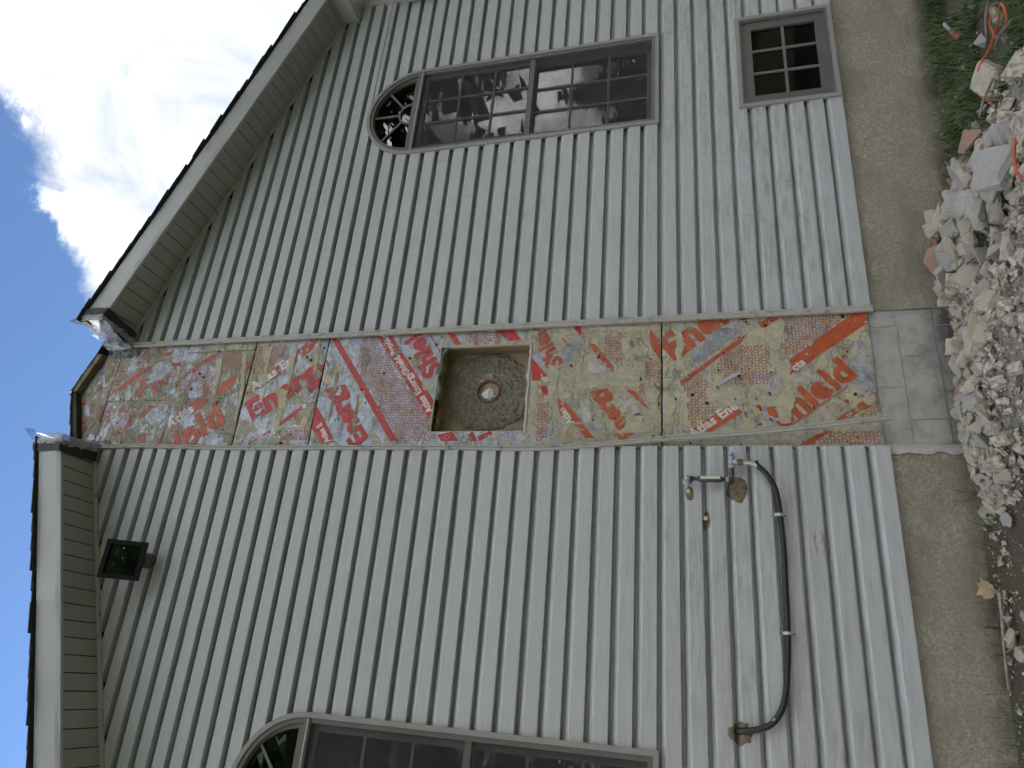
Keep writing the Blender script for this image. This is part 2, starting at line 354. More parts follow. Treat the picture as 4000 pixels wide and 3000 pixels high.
mb = MB(); mb.box(XC1-.02, XC1, .05, 9, -.1, sof(XC1)+.05); mb.box(XC0, XC0+.02, .05, 9, -.1, sof(XC0)+.05); mb.box(XC0, XC1, 8.98, 9, -.1, 4.05)
mb.build('side_wall', TRIM, house)
# ---- windows
def outline(w, off, nseg=28, bottom=True):
    h = w['w']+off; b = w['b']-off; x = w['x']; P = []
    P.append((x-h, b)); P.append((x-h, w['s']+(0 if w['arch'] else off)))
    if w['arch']:
        for i in range(1, nseg): a = math.pi*(1-i/nseg); P.append((x+h*math.cos(a), w['s']+h*math.sin(a)))
    P.append((x+h, w['s']+(0 if w['arch'] else off))); P.append((x+h, b)); return P
def ring(name, mat, parent, inner, outer, y0, y1, bevel=0):
    n = len(inner); mb = MB(); vs = [(x, y, z) for y in (y0, y1) for P in (outer, inner) for x, z in P]
    fs = []
    for i in range(n):
        j = (i+1) % n
        fs += [(i, j, n+j, n+i), (2*n+i, 3*n+i, 3*n+j, 2*n+j), (i, 2*n+i, 2*n+j, j), (n+i, n+j, 3*n+j, 3*n+i)]
    return mb.add(vs, fs).build(name, mat, parent)
def rect(x0, x1, z0, z1): return [(x0, z0), (x0, z1), (x1, z1), (x1, z0)]
def shift(w, **k): q = dict(w); q.update(k); return q
def sash(win, x0, x1, z0, z1, y, nx, nz_, fw, mat, screen=True, mw=.017, gl=None):
    ring('sash', mat, win, rect(x0+fw, x1-fw, z0+fw, z1-fw), rect(x0, x1, z0, z1), y, y+.035)
    MB().box(x0+fw-.004, x1-fw+.004, y+.018, y+.020, z0+fw-.004, z1-fw+.004).build('pane', gl or GLASS, win)
    gx0, gx1, gz0, gz1 = x0+fw, x1-fw, z0+fw, z1-fw
    for i in range(1, nx):
        q = gx0+(gx1-gx0)*i/nx; MB().box(q-mw/2, q+mw/2, y+.006, y+.0165, gz0, gz1).build('muntin', MUNTIN, win)
    for i in range(1, nz_):
        q = gz0+(gz1-gz0)*i/nz_; MB().box(gx0, gx1, y+.0065, y+.0160, q-mw/2, q+mw/2).build('muntin', MUNTIN, win)
def arched(w, lab):
    win = empty('arched_window'); win.parent = house; win['label'] = lab
    x, h, b, s = w['x'], w['w'], w['b'], w['s']
    A = outline(w, .012); B = outline(w, -.016)
    ring('window_trim', WTRIM, win, B, A, -.016, .012)
    F = outline(w, -.0165); G = outline(w, -.044)
    ring('frame', FRAME, win, G, F, -.006, .10)
    # mullion between sashes and fanlight
    MB().box(x-h+.02, x+h-.02, -.012, .09, s-.012, s+.038).build('mullion', FRAME, win)
    MB().box(x-h+.02, x+h-.02, -.017, -.0125, s-.001, s+.008).build('mullion_lip', TRIM, win)
    hi, lo = s-.013, b+.044; mid = (hi+lo)/2+.0
    sash(win, x-h+.0445, x+h-.0445, mid-.012, hi, .020, 3, 3, .042, SASH)
    sash(win, x-h+.0445, x+h-.0445, lo, mid+.02, .058, 3, 3, .042, SASH)
    MB().box(x-h+.0445, x+h-.0445, .008, .0195, mid-.018, mid+.022).build('meeting_rail', SASH, win)
    MB().box(x-h+.046, x+h-.046, .010, .0105, lo+.002, hi-.002).build('insect_screen', SCREEN, win)
    # fanlight
    R = h-.0445; R2 = R-.035; cz = s+.0385
    arc = lambda rr, n=24: [(x+rr*math.cos(math.pi*(1-i/n)), cz+max(0, rr*math.sin(math.pi*(1-i/n)))) for i in range(n+1)]
    ring('fanlight_sash', FRAME, win, [(x-R2, cz+.03)] + arc(R2)[2:-2] + [(x+R2, cz+.03)], [(x-R, cz)] + arc(R)[2:-2] + [(x+R, cz)], .012, .05)
    MB().prism(arc(R2+.006), .034, .036).build('pane', GLASS, win)
    hub = .105
    mb = MB(); mb.sweep([((x+hub*math.cos(a), 0.020, cz+.03+hub*math.sin(a)), (math.cos(a), 0, math.sin(a)), (0, -1, 0)) for a in [math.pi*i/16 for i in range(17)]], [(-.009, -.004), (.009, -.004), (.009, .006), (-.009, .006)], True)
    mb.build('muntin', MUNTIN, win)
    for a in (45, 90, 135):
        a = math.radians(a); d = Vector((math.cos(a), 0, math.sin(a)))
        MB().bar(Vector((x, .0225, cz+.03))+d*(hub+.005), Vector((x, .0225, cz))+d*(R2-.002), .016, .009, (0, 1, 0)).build('muntin', MUNTIN, win)
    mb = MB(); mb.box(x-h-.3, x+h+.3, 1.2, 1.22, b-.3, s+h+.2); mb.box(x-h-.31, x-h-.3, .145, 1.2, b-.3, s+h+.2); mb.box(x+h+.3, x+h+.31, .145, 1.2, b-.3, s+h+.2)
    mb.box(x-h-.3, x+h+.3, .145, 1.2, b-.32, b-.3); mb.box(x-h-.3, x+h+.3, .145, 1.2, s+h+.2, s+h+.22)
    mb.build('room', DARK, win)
    return win
arched(WINS[0], 'arched window with dark screen, bigger panes reflecting sky and trees')
arched(WINS[2], 'arched window cut off by the photo edge, dark screened sashes')
w = WINS[1]; win = empty('basement_window'); win.parent = house; win['label'] = 'small dark six-pane window low on the wall'
x0, x1, z0, z1 = w['x']-w['w'], w['x']+w['w'], w['b'], w['s']
ring('window_trim', WTRIM, win, rect(x0+.018, x1-.018, z0+.018, z1-.018), rect(x0-.012, x1+.012, z0-.012, z1+.012), -.018, .012)
ring('frame', FRAME, win, rect(x0+.034, x1-.034, z0+.034, z1-.034), rect(x0+.0185, x1-.0185, z0+.0185, z1-.0185), -.008, .08)
sash(win, x0+.0345, x1-.0345, z0+.0345, z1-.0345, .010, 3, 2, .070, SASH, False, .02, GLASS_B)
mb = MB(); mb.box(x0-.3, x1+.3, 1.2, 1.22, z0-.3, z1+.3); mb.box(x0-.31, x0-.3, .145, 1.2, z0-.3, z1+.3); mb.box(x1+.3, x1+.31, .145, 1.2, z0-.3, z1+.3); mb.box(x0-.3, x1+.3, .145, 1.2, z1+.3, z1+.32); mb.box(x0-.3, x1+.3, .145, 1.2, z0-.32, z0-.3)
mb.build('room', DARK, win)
# ---- roof: soffit panels, fascia, deck, shingle rows
roof = empty('roof'); roof.parent = house
XE0, XE1 = -.035, .935                            # cut ends of the rake overhang either side of the strip
def slope_pt(x, dz=0): return sof(x)+dz
def soffit_run(xa, xb, step):
    x = xa
    while (x-xb)*(1 if step < 0 else -1) > .001:
        a, b = x, x+step*.93
        if (b-xb)*(1 if step < 0 else -1) < 0: b = xb
        lo, hi = min(a, b), max(a, b)
        mb = MB(); ys = (-OV+.012, -.001)
        mb.add([(lo, y, sof(lo)+t) for t in (0, .008) for y in ys] + [(hi, y, sof(hi)+t) for t in (0, .008) for y in ys],
               [(0, 1, 5, 4), (2, 6, 7, 3), (0, 4, 6, 2), (1, 3, 7, 5), (0, 2, 3, 1), (4, 5, 7, 6)])
        mb.build('soffit_panel', SOFFIT, roof); x += step
EAVE = 4.235
soffit_run(XE1, EAVE, .1016); soffit_run(XE0, XC0, -.1016)
mb = MB()
for a, b in ((XE1, EAVE), (XC0, XE0)):
    mb.add([(a, y, sof(a)+t) for t in (.0085, .02) for y in (-OV+.01, 0)] + [(b, y, sof(b)+t) for t in (.0085, .02) for y in (-OV+.01, 0)], [(0, 1, 5, 4), (2, 6, 7, 3), (0, 4, 6, 2), (1, 3, 7, 5), (0, 2, 3, 1), (4, 5, 7, 6)])
mb.build('soffit_backing', SHEATH, roof)
for a, b in ((XE1, 2.62), (2.618, XC1+.32), (XC0-.3, -1.15), (-1.152, XE0)):
    t = -.002 if a in (XE1, -1.152) else 0
    mb = MB(); n = 14
    prof = [(.0, -OV+.02), (.0, -OV), (.035, -OV-.004), (.19, -OV-.002), (.2, -OV)]
    vs = []
    for i in range(n+1):
        x = a+(b-a)*i/n
        vs += [(x, y+t+(.003*math.sin(x*7)+.002*math.sin(x*17.)) * (1 if j in (2, 3) else 0), sof(x)-.006+dz) for j, (dz, y) in enumerate(prof)]
    k5 = len(prof); mb.add(vs, [(i*k5+j, i*k5+j+1, (i+1)*k5+j+1, (i+1)*k5+j) for i in range(n) for j in range(k5-1)])
    mb.build('fascia', FASCIA, roof)
for a, b in ((XE1-.02, EAVE), (XC0, XE0+.02)):
    MB().bar((a, -.012, sof(a)-.012), (b, -.012, sof(b)-.012), .024, .02, (0, 1, 0)).build('soffit_channel', CHANNEL, roof)
mb = MB()
for a, b, y0 in ((XE1, XC1+.33, -OV+.01), (XC0-.33, XE0, -OV+.01), (XE0, AX, .02), (AX, XE1, .02)):
    mb.add([(a, y, sof(a)+t) for t in (.155, .197) for y in (y0, 9)] + [(b, y, sof(b)+t) for t in (.155, .197) for y in (y0, 9)], [(0, 1, 5, 4), (2, 6, 7, 3), (0, 4, 6, 2), (1, 3, 7, 5), (0, 2, 3, 1), (4, 5, 7, 6)])
mb.build('roof_deck', SHEATH, roof)
MB().add([(x, y, z) for y in (-.026, .019) for x, z in ((XE0+.03, 5.838-.42*(AX-XE0-.03)), (AX, 5.838), (AX, 5.888), (XE0+.03, 5.888-.42*(AX-XE0-.03)))], [(0, 1, 2, 3), (4, 7, 6, 5), (0, 4, 5, 1), (1, 5, 6, 2), (2, 6, 7, 3), (3, 7, 4, 0)]).build('deck_edge', SHEATH, roof)
def shingles(side):
    i = 0; x = 0
    rr = random.Random(11+side)
    while x < 4.45:
        xa, xb = AX+side*(x-.03), AX+side*(x+.155)
        inside = x+.06 < (XE1-AX if side > 0 else AX-XE0)
        y0 = (-.035 if inside else -OV-.028)+rr.uniform(-.008, .008)
        za, zb = sof(max(xa, AX) if side > 0 else min(xa, AX))+.200, sof(xb)+.213
        if inside: za -= .012; zb -= .012
        MB().add([(xa, y0, za), (xb, y0, zb), (xb, y0, zb+.009), (xa, y0, za+.007), (xa, 9, za), (xb, 9, zb), (xb, 9, zb+.009), (xa, 9, za+.007)],
                 [(0, 1, 2, 3), (4, 7, 6, 5), (0, 4, 5, 1), (1, 5, 6, 2), (2, 6, 7, 3), (3, 7, 4, 0)]).build('shingle_row', SHINGLE, roof)
        x += .127; i += 1
shingles(1); shingles(-1)
# eave return box at the far corner, corner post, downspout
mb = MB(); mb.box(EAVE, EAVE+.6, -OV+.002, .03, 4.045, 4.062); mb.box(EAVE, EAVE+.012, -OV+.002, .0, 4.0625, 4.30); mb.box(EAVE+.0125, EAVE+.6, -OV-.001, -OV+.012, 4.0625, 4.2)
mb.build('eave_return', FASCIA, roof)
MB().box(XC1-.07, XC1+.012, -.02, .06, -.03, 4.045).build('corner_post', TRIM, house)
CREAM = plain('cream_downspout', (.42, .40, .30), .5, 0, .15, 10)
dsp = empty('downspout'); dsp.parent = house
pr = [(-.038, -.03), (-.019, -.024), (0, -.03), (.019, -.024), (.038, -.03), (.038, .03), (-.038, .03)]
mb = MB(); mb.sweep([((4.385, -.055, z), (1, 0, 0), (0, 1, 0)) for z in (-.45, 3.50)], pr, True); mb.build('pipe', TRIM, dsp)
mb = MB(); pth = []
for i in range(33):
    a = i/32*1.15; ctr = Vector((4.385, -.055-.16, 3.50)); p = ctr + Vector((0, .16*math.cos(a), .16*math.sin(a))); o = Vector((0, math.cos(a), math.sin(a))); sc = 1.12 if i % 4 < 2 else 1.0
    pth.append((p, (sc, 0, 0), tuple(o*sc)))
e = pth[-1][0]; t = Vector((0, -math.sin(1.15), math.cos(1.15))); pth += [(e+t*.25, pth[-1][1], pth[-1][2])]
mb.sweep(pth, pr, True); mb.build('elbow', CREAM, dsp)
# ---- foundation
mb = MB()
def sheet(x0, x1, z0, z1, y, nx, nzz, amp, sc):
    vs = [(x0+(x1-x0)*i/nx, y+amp*nz(x0+(x1-x0)*i/nx, 3, z0+(z1-z0)*j/nzz, sc), z0+(z1-z0)*j/nzz) for j in range(nzz+1) for i in range(nx+1)]
    return vs, [(j*(nx+1)+i, j*(nx+1)+i+1, (j+1)*(nx+1)+i+1, (j+1)*(nx+1)+i) for j in range(nzz) for i in range(nx)]
mb.add(*sheet(.868, XC1-.03, -1.2, .02, .022, 90, 30, .006, 3)); mb.add(*sheet(XC0+.03, -.004, -1.2, .02, .022, 90, 30, .006, 3))
fnd = mb.build('foundation_wall', PARGE, house, True)
rb = random.Random(4)
mb = MB(); mb.box(-.02, .9, .0365, .2, -1.2, .03); mb.build('block_core', MORTAR, fnd)
zc = .018
for row in range(5):
    hz = .145 if row == 0 else .19; xo = -.03 - (0 if row % 2 == 0 else .2); x = xo
    while x < .87:
        a, b = max(x, -.003), min(x+.391, .867)
        if b-a > .03:
            y = .032+rb.uniform(-.003, .003)
            MB().add(*sheet(a, b, zc-hz, zc-.002, y, max(2, int((b-a)/.03)), 6, .004, 9)).build('concrete_block', BLOCK, fnd)
        x += .395
    zc -= hz+.006
mb = MB(); vs = []; fs = []
for i in range(41):                                # ragged mortar lip beside the stripped strip
    z = .0-.52*i/40; wv = .03+.022*nz(z, 1, 4, 14)+.012*nz(z, 7, 1, 40)
    vs += [(-.012-wv, .0135+.004*nz(z, 2, 2, 30), z), (-.006-wv*.3, .006, z), (.012, .020, z)]
mb.add(vs, [(3*i+j, 3*i+j+1, 3*i+4+j, 3*i+3+j) for i in range(40) for j in range(2)]); mb.build('mortar_lip', MORTAR, fnd)
# ---- insulation boards in the stripped strip
OPN = (.11, .745, 2.10, 2.768)
def board(idx, x0, x1, z0, z1, mat, roofcut=False, hole_=None, lab=None):
    st = .02; nx = max(2, round((x1-x0)/st)); nzz = max(2, round((z1-z0)/st)); rr = random.Random(idx)
    X = sorted({round(x0+(x1-x0)*i/nx, 4) for i in range(nx+1)} | (set(hole_[:2]) if hole_ else set())); Zs = sorted({round(z0+(z1-z0)*i/nzz, 4) for i in range(nzz+1)} | (set(hole_[2:]) if hole_ else set()))
    mb = MB(); idm = {}
    def vid(i, j):
        if (i, j) not in idm:
            x, z = X[i], Zs[j]
            if roofcut: z = z0+(z-z0)/(z1-z0)*(5.835-.40*abs(x-AX)-z0)
            edge = i in (0, len(X)-1) or j in (0, len(Zs)-1)
            y = .02+.0009*nz(x, 0, z, 12)
            if edge: y += .003; x += .002*nz(x, 5, z, 40); z += .003*nz(x, 9, z, 40)
            idm[i, j] = len(mb.v); mb.v.append((x, y, z))
        return idm[i, j]
    for i in range(len(X)-1):
        for j in range(len(Zs)-1):
            cx, cz = (X[i]+X[i+1])/2, (Zs[j]+Zs[j+1])/2
            if hole_ and hole_[0] < cx < hole_[1] and hole_[2] < cz < hole_[3]: continue
            mb.f.append((vid(i, j), vid(i+1, j), vid(i+1, j+1), vid(i, j+1)))
    o = mb.build('insulation_board', mat, house)
    if lab: o['label'] = lab
    return o
BO = {0: board(0, -.002, .872, .022, 1.238, BM[0], lab='bottom insulation board, torn beige facing with orange print'),
      1: board(1, -.002, .872, 1.248, 3.669, BM[1], False, OPN, lab='tall insulation board with red foil print and the flue opening'),
      2: board(2, -.002, .872, 3.679, 4.292, BM[2], lab='insulation board with smeared glue over faded lettering'),
      3: board(3, -.002, .789, 4.303, 4.917, BM[3])}
board(4, .393, .872, 4.9185, 5.552, BM[3]); board(5, -.002, .389, 4.923, 5.545, BM[3]); board(6, .794, .872, 4.303, 4.915, BM[2]); board(7, -.002, .872, 5.557, 5.83, BM[3], True)
# prints
PRINTS = [
    ('P',0,'o',[(0.546,0.496),(0.854,0.098),(0.864,0.023),(0.782,0.03),(0.445,0.497)]),
    ('T', 0, 'w', 'cts', (0.528, 0.391), -52.0, 0.049, 'R'),
    ('P',0,'o',[(0.098,1.084),(0.227,0.901),(0.276,0.824),(0.235,0.781),(0.218,0.764),(0.126,0.905),(0.097,0.954)]),
    ('T', 0, 'w', 'Atlas Ene', (0.053, 1.06), -54.2, 0.06, 'L'),
    ('P',0,'d',[(0.432,1.134),(0.602,0.914),(0.751,0.718),(0.679,0.762),(0.569,0.915),(0.405,1.117)]),
    ('P',0,'o',[(0.813,0.647),(0.854,0.586),(0.846,0.519),(0.778,0.624)]),
    ('P',0,'o',[(0.155,0.271),(0.284,0.096),(0.254,0.069),(0.154,0.208)]),
    ('P',0,'o',[(0.01,0.47),(0.07,0.376),(0.107,0.27),(0.01,0.414)]),
    ('P',0,'o',[(0.309,0.055),(0.341,0.025),(0.305,0.029)]),
    ('P',0,'o',[(0.131,0.697),(0.156,0.664),(0.13,0.662)]),
    ('T', 0, 'o', 'Energy', (0.576, 1.176), -52.4, 0.182, 'L'),
    ('T', 0, 'o', 'Shield', (0.443, 0.119), -52.5, 0.157, 'R'),
    ('T', 0, 'o', 'polyisocyanurate foamed composite', (0.128, 0.495), -54.0, 0.019, 'L'),
    ('T', 0, 'o', 'R', (0.548, 0.181), -55.2, 0.026, 'L'),
    ('C',0,'o',(0.561,0.175),0.017),
    ('H',0,'o',0,[(0.86,0.496),(0.844,0.11),(0.673,0.327),(0.573,0.476),(0.596,0.514)]),
    ('H',0,'o',0,[(0.657,0.769),(0.686,0.595),(0.424,0.599),(0.388,0.774),(0.491,0.918),(0.591,0.908)]),
    ('H',0,'o',0,[(0.448,1.126),(0.472,0.993),(0.408,0.97),(0.255,0.943),(0.274,0.863),(0.101,1.093),(0.299,1.09)]),
    ('H',0,'o',0,[(0.239,0.117),(0.257,0.034),(0.174,0.032),(0.156,0.131)]),
    ('H',0,'o',0,[(0.032,0.379),(0.107,0.273),(0.111,0.023),(0.024,0.033),(0.025,0.38)]),
    ('P',2,'d',[(0.411,4.286),(0.482,4.271),(0.583,4.153),(0.692,4.01),(0.857,3.83),(0.862,3.765),(0.765,3.802),(0.656,3.927),(0.556,4.045),(0.487,4.145),(0.433,4.233)]),
    ('T', 2, 'w', 'Atlas En', (0.441, 4.222), -51.1, 0.076, 'L'),
    ('T', 2, 'r', 'Energy', (0.199, 4.175), -54.9, 0.178, 'L'),
    ('P',2,'r',[(0.196,3.94),(0.322,3.781),(0.292,3.778),(0.165,3.929)]),
    ('P',2,'r',[(0.04,4.153),(0.14,4.0),(0.117,3.998),(0.04,4.133)]),
    ('P',2,'o',[(0.336,3.732),(0.373,3.676),(0.351,3.679),(0.325,3.729)]),
    ('H',2,'o',0,[(0.762,4.315),(0.843,4.244),(0.842,4.029),(0.724,3.984),(0.53,4.249),(0.645,4.293)]),
    ('H',2,'o',0,[(0.136,3.942),(0.141,3.767),(0.141,3.688),(0.052,3.669),(0.054,3.922)]),
    ('H',2,'r',0,[(0.21,3.895),(0.269,3.805),(0.179,3.784)]),
    ('P',1,'r',[(0.312,3.672),(0.289,3.642),(0.041,3.462),(0.037,3.565),(0.14,3.665)]),
    ('T', 1, 'w', 'Atlas E', (0.052, 3.503), 37.0, 0.041, 'L'),
    ('P',1,'r',[(0.87,3.667),(0.863,3.608),(0.049,2.993),(0.046,3.047)]),
    ('P',1,'r',[(0.853,3.281),(0.851,3.167),(0.339,2.772),(0.195,2.781)]),
    ('T', 1, 'w', 'Atlas EnergyShield Products', (0.266, 2.765), 36.7, 0.049, 'L'),
    ('T', 1, 'r', 'Energy', (0.064, 3.215), 37.9, 0.135, 'L'),
    ('T', 1, 'r', 'Shield', (0.567, 2.741), 34.1, 0.137, 'L'),
    ('T', 1, 'd', 'polyisocyanurate foamed', (0.712, 2.767), 33.9, 0.021, 'L'),
    ('T', 1, 'd', 'Angu', (0.633, 3.626), 37.7, 0.022, 'L'),
    ('H',1,'r',1,[(0.866,3.584),(0.851,3.293),(0.563,3.082),(0.401,2.93),(0.188,2.784),(0.146,2.771),(0.048,2.757),(0.049,2.979),(0.417,3.263),(0.736,3.494)]),
    ('H',1,'r',1,[(0.118,3.683),(0.089,3.622),(0.041,3.597),(0.041,3.666)]),
    ('H',1,'r',1,[(0.869,2.691),(0.852,2.357),(0.758,2.325),(0.76,2.625)]),
    ('P',1,'r',[(0.859,2.737),(0.863,2.69),(0.76,2.619),(0.755,2.659)]),
    ('P',1,'r',[(0.853,2.374),(0.852,2.243),(0.776,2.186),(0.768,2.27)]),
    ('H',1,'r',1,[(0.427,2.11),(0.425,2.051),(0.356,1.983),(0.052,1.963),(0.047,2.087)]),
    ('P',1,'r',[(0.653,2.116),(0.486,1.98),(0.465,2.043),(0.466,2.086)]),
    ('T', 1, 'w', 'gy', (0.46, 1.981), 36.3, 0.036, 'L'),
    ('P',1,'r',[(0.425,2.051),(0.424,1.982),(0.356,1.972),(0.368,2.005)]),
    ('P',1,'r',[(0.089,2.713),(0.111,2.609),(0.047,2.557),(0.045,2.679)]),
    ('C',1,'w',(0.072,2.643),0.016),
    ('P',1,'r',[(0.077,2.5),(0.115,2.466),(0.044,2.426),(0.044,2.48)]),
    ('P',1,'r',[(0.076,2.43),(0.114,2.341),(0.092,2.328),(0.044,2.41)]),
    ('H',1,'r',1,[(0.102,2.913),(0.101,2.725),(0.045,2.718),(0.046,2.905)]),
    ('T', 1, 'd', 'Shield', (0.586, 1.886), 28.9, 0.108, 'L'),
    ('T', 1, 'o', 'Energy', (0.087, 1.405), 36.5, 0.1, 'L'),
    ('P',1,'o',[(0.337,1.912),(0.33,1.872),(0.176,1.748),(0.162,1.808),(0.218,1.882)]),
    ('T', 1, 'w', 'Atlas', (0.168, 1.792), 34.2, 0.044, 'L'),
    ('P',1,'o',[(0.723,1.721),(0.718,1.676),(0.543,1.548),(0.501,1.552),(0.551,1.597)]),
    ('P',1,'o',[(0.391,1.474),(0.372,1.409),(0.232,1.308),(0.267,1.35)]),
    ('P',1,'o',[(0.823,1.327),(0.707,1.245),(0.58,1.246),(0.679,1.31)]),
    ('P',1,'r',[(0.87,1.843),(0.867,1.79),(0.794,1.753),(0.789,1.781)]),
    ('P',1,'o',[(0.153,1.791),(0.152,1.731),(0.061,1.657),(0.061,1.711)]),
    ('T', 1, 'd', 'polyisocyanurate', (0.632, 1.794), 35.0, 0.018, 'L'),
    ('H',1,'o',1,[(0.796,1.661),(0.775,1.503),(0.577,1.499),(0.656,1.617)]),
    ('H',1,'o',1,[(0.64,1.386),(0.568,1.246),(0.437,1.246),(0.465,1.362)]),
    ('H',1,'o',1,[(0.408,1.436),(0.429,1.367),(0.313,1.371)]),
    ('H',1,'r',1,[(0.114,1.91),(0.119,1.795),(0.045,1.791),(0.046,1.906)]),
    ('H',1,'o',1,[(0.392,1.288),(0.391,1.248),(0.231,1.249),(0.237,1.308)]),
    ('P',3,'r',[(0.45,5.561),(0.705,5.238),(0.662,5.223),(0.424,5.541)]),
    ('P',3,'r',[(0.695,5.209),(0.752,5.115),(0.729,5.123),(0.68,5.183)]),
    ('P',3,'r',[(0.777,5.144),(0.825,5.058),(0.787,5.056),(0.771,5.132)]),
    ('P',3,'r',[(0.566,4.934),(0.627,4.854),(0.754,4.696),(0.769,4.623),(0.59,4.833),(0.542,4.917)]),
    ('T', 3, 'd', 'Plus', (0.371, 5.238), -54.5, 0.183, 'L'),
    ('T', 3, 'o', 'Shield', (0.209, 4.401), -54.5, 0.204, 'R'),
    ('P',3,'d',[(0.156,4.908),(0.293,4.846),(0.327,4.809),(0.445,4.614),(0.358,4.598),(0.282,4.689),(0.214,4.782),(0.147,4.837)]),
    ('T', 3, 'w', 'Atlas', (0.147, 4.881), -51.0, 0.08, 'L'),
    ('P',3,'r',[(0.117,5.378),(0.186,5.323),(0.229,5.248),(0.16,5.273),(0.108,5.355)]),
    ('P',3,'d',[(0.255,5.207),(0.342,5.118),(0.345,5.049),(0.233,5.189)]),
    ('P',3,'r',[(0.364,5.829),(0.409,5.761),(0.372,5.757),(0.332,5.81)]),
    ('P',3,'r',[(0.209,5.739),(0.271,5.659),(0.244,5.653),(0.191,5.726)]),
    ('P',3,'r',[(0.191,5.753),(0.191,5.726),(0.12,5.687),(0.111,5.715)]),
    ('P',3,'r',[(0.164,5.695),(0.19,5.663),(0.155,5.66),(0.137,5.684)]),
    ('P',3,'r',[(0.098,5.152),(0.115,5.079),(0.047,5.075),(0.047,5.114)]),
    ('P',3,'d',[(0.112,4.736),(0.095,4.622),(0.045,4.691)]),
    ('P',3,'o',[(0.4,4.554),(0.461,4.533),(0.522,4.513),(0.598,4.402),(0.527,4.401),(0.458,4.439),(0.442,4.49)]),
    ('P',3,'o',[(0.685,4.35),(0.702,4.308),(0.569,4.338)]),
    ('T', 3, 'd', 'polyisocyanurate foam', (0.412, 5.289), -43.9, 0.03, 'L'),
    ('H',3,'r',0,[(0.758,5.748),(0.766,5.697),(0.621,5.652),(0.622,5.706)]),
    ('H',3,'r',0,[(0.732,5.588),(0.691,5.488),(0.576,5.436),(0.524,5.541)]),
    ('H',3,'r',0,[(0.86,5.422),(0.863,5.277),(0.7,5.241),(0.648,5.358)]),
    ('H',3,'r',0,[(0.86,5.203),(0.855,5.088),(0.782,5.156)]),
    ('H',3,'d',0,[(0.703,4.819),(0.716,4.685),(0.568,4.593),(0.444,4.586),(0.468,4.824),(0.506,4.915)]),
    ('H',3,'o',0,[(0.767,4.583),(0.778,4.404),(0.632,4.374),(0.584,4.531)]),
    ('H',3,'r',0,[(0.36,5.605),(0.357,5.458),(0.17,5.459),(0.18,5.545)]),
    ('H',3,'r',0,[(0.365,5.399),(0.371,5.249),(0.264,5.221),(0.16,5.314),(0.187,5.384)]),
    ('H',3,'d',0,[(0.391,4.927),(0.414,4.768),(0.326,4.741),(0.285,4.892)]),
    ('X',0,'y',[(0.372,0.946),(0.377,0.86),(0.36,0.763),(0.312,0.742),(0.29,0.683),(0.323,0.652),(0.308,0.564),(0.388,0.507),(0.394,0.483),(0.286,0.467),(0.22,0.495),(0.148,0.505),(0.135,0.552),(0.182,0.572),(0.248,0.574),(0.249,0.656),(0.27,0.708),(0.272,0.779),(0.26,0.852),(0.295,0.923),(0.255,0.943),(0.394,0.982)]),
    ('X',0,'y',[(0.794,0.719),(0.806,0.656),(0.774,0.621),(0.815,0.563),(0.834,0.501),(0.789,0.492),(0.703,0.516),(0.625,0.527),(0.62,0.575),(0.708,0.606),(0.748,0.684)]),
    ('X',0,'y',[(0.56,0.495),(0.517,0.474),(0.462,0.49),(0.448,0.467),(0.394,0.506),(0.465,0.555),(0.535,0.562)]),
    ('X',0,'y',[(0.33,1.228),(0.35,1.184),(0.3,1.153),(0.225,1.172),(0.184,1.198),(0.232,1.229)]),
    ('X',0,'y',[(0.81,1.148),(0.732,1.103),(0.599,1.118),(0.511,1.093),(0.513,1.151),(0.645,1.156)]),
    ('X',0,'y',[(0.56,0.325),(0.565,0.278),(0.51,0.271),(0.477,0.308),(0.505,0.335)]),
    ('X',0,'y',[(0.278,0.102),(0.322,0.037),(0.276,0.037),(0.245,0.073)]),
    ('X',0,'g',[(0.605,1.073),(0.668,1.008),(0.754,0.935),(0.79,0.909),(0.8,0.832),(0.782,0.763),(0.758,0.74),(0.711,0.823),(0.635,0.913),(0.579,0.978),(0.539,1.055)]),
    ('X',0,'c',[(0.434,0.462),(0.446,0.409),(0.417,0.359),(0.391,0.384),(0.406,0.453)]),
    ('X',0,'t',[(0.5,1.189),(0.541,1.131),(0.483,1.119),(0.456,1.17)]),
    ('X',1,'y',[(0.53,1.531),(0.546,1.471),(0.526,1.417),(0.495,1.379),(0.447,1.383),(0.456,1.47),(0.464,1.54)]),
    ('X',1,'y',[(0.851,1.732),(0.854,1.669),(0.845,1.499),(0.824,1.355),(0.792,1.332),(0.8,1.498),(0.822,1.662),(0.812,1.725)]),
    ('X',1,'y',[(0.382,1.335),(0.398,1.288),(0.368,1.256),(0.299,1.267),(0.283,1.319),(0.33,1.34)]),
    ('X',1,'y',[(0.211,1.449),(0.222,1.381),(0.164,1.287),(0.098,1.307),(0.093,1.431),(0.088,1.51),(0.149,1.469)]),
    ('X',1,'y',[(0.577,1.983),(0.569,1.931),(0.506,1.91),(0.415,1.922),(0.326,1.962),(0.447,1.975)]),
    ('X',1,'y',[(0.379,1.908),(0.37,1.818),(0.341,1.822),(0.336,1.883)]),
    ('X',1,'y',[(0.75,1.503),(0.76,1.442),(0.661,1.457),(0.651,1.495)]),
    ('X',1,'y',[(0.424,1.804),(0.452,1.727),(0.446,1.529),(0.43,1.383),(0.4,1.383),(0.418,1.599),(0.392,1.73),(0.393,1.775)]),
    ('X',1,'c',[(0.315,1.749),(0.32,1.705),(0.232,1.685),(0.175,1.678),(0.158,1.726),(0.234,1.756)]),
    ('X',1,'c',[(0.322,1.515),(0.314,1.435),(0.233,1.371),(0.198,1.308),(0.199,1.381),(0.24,1.471)]),
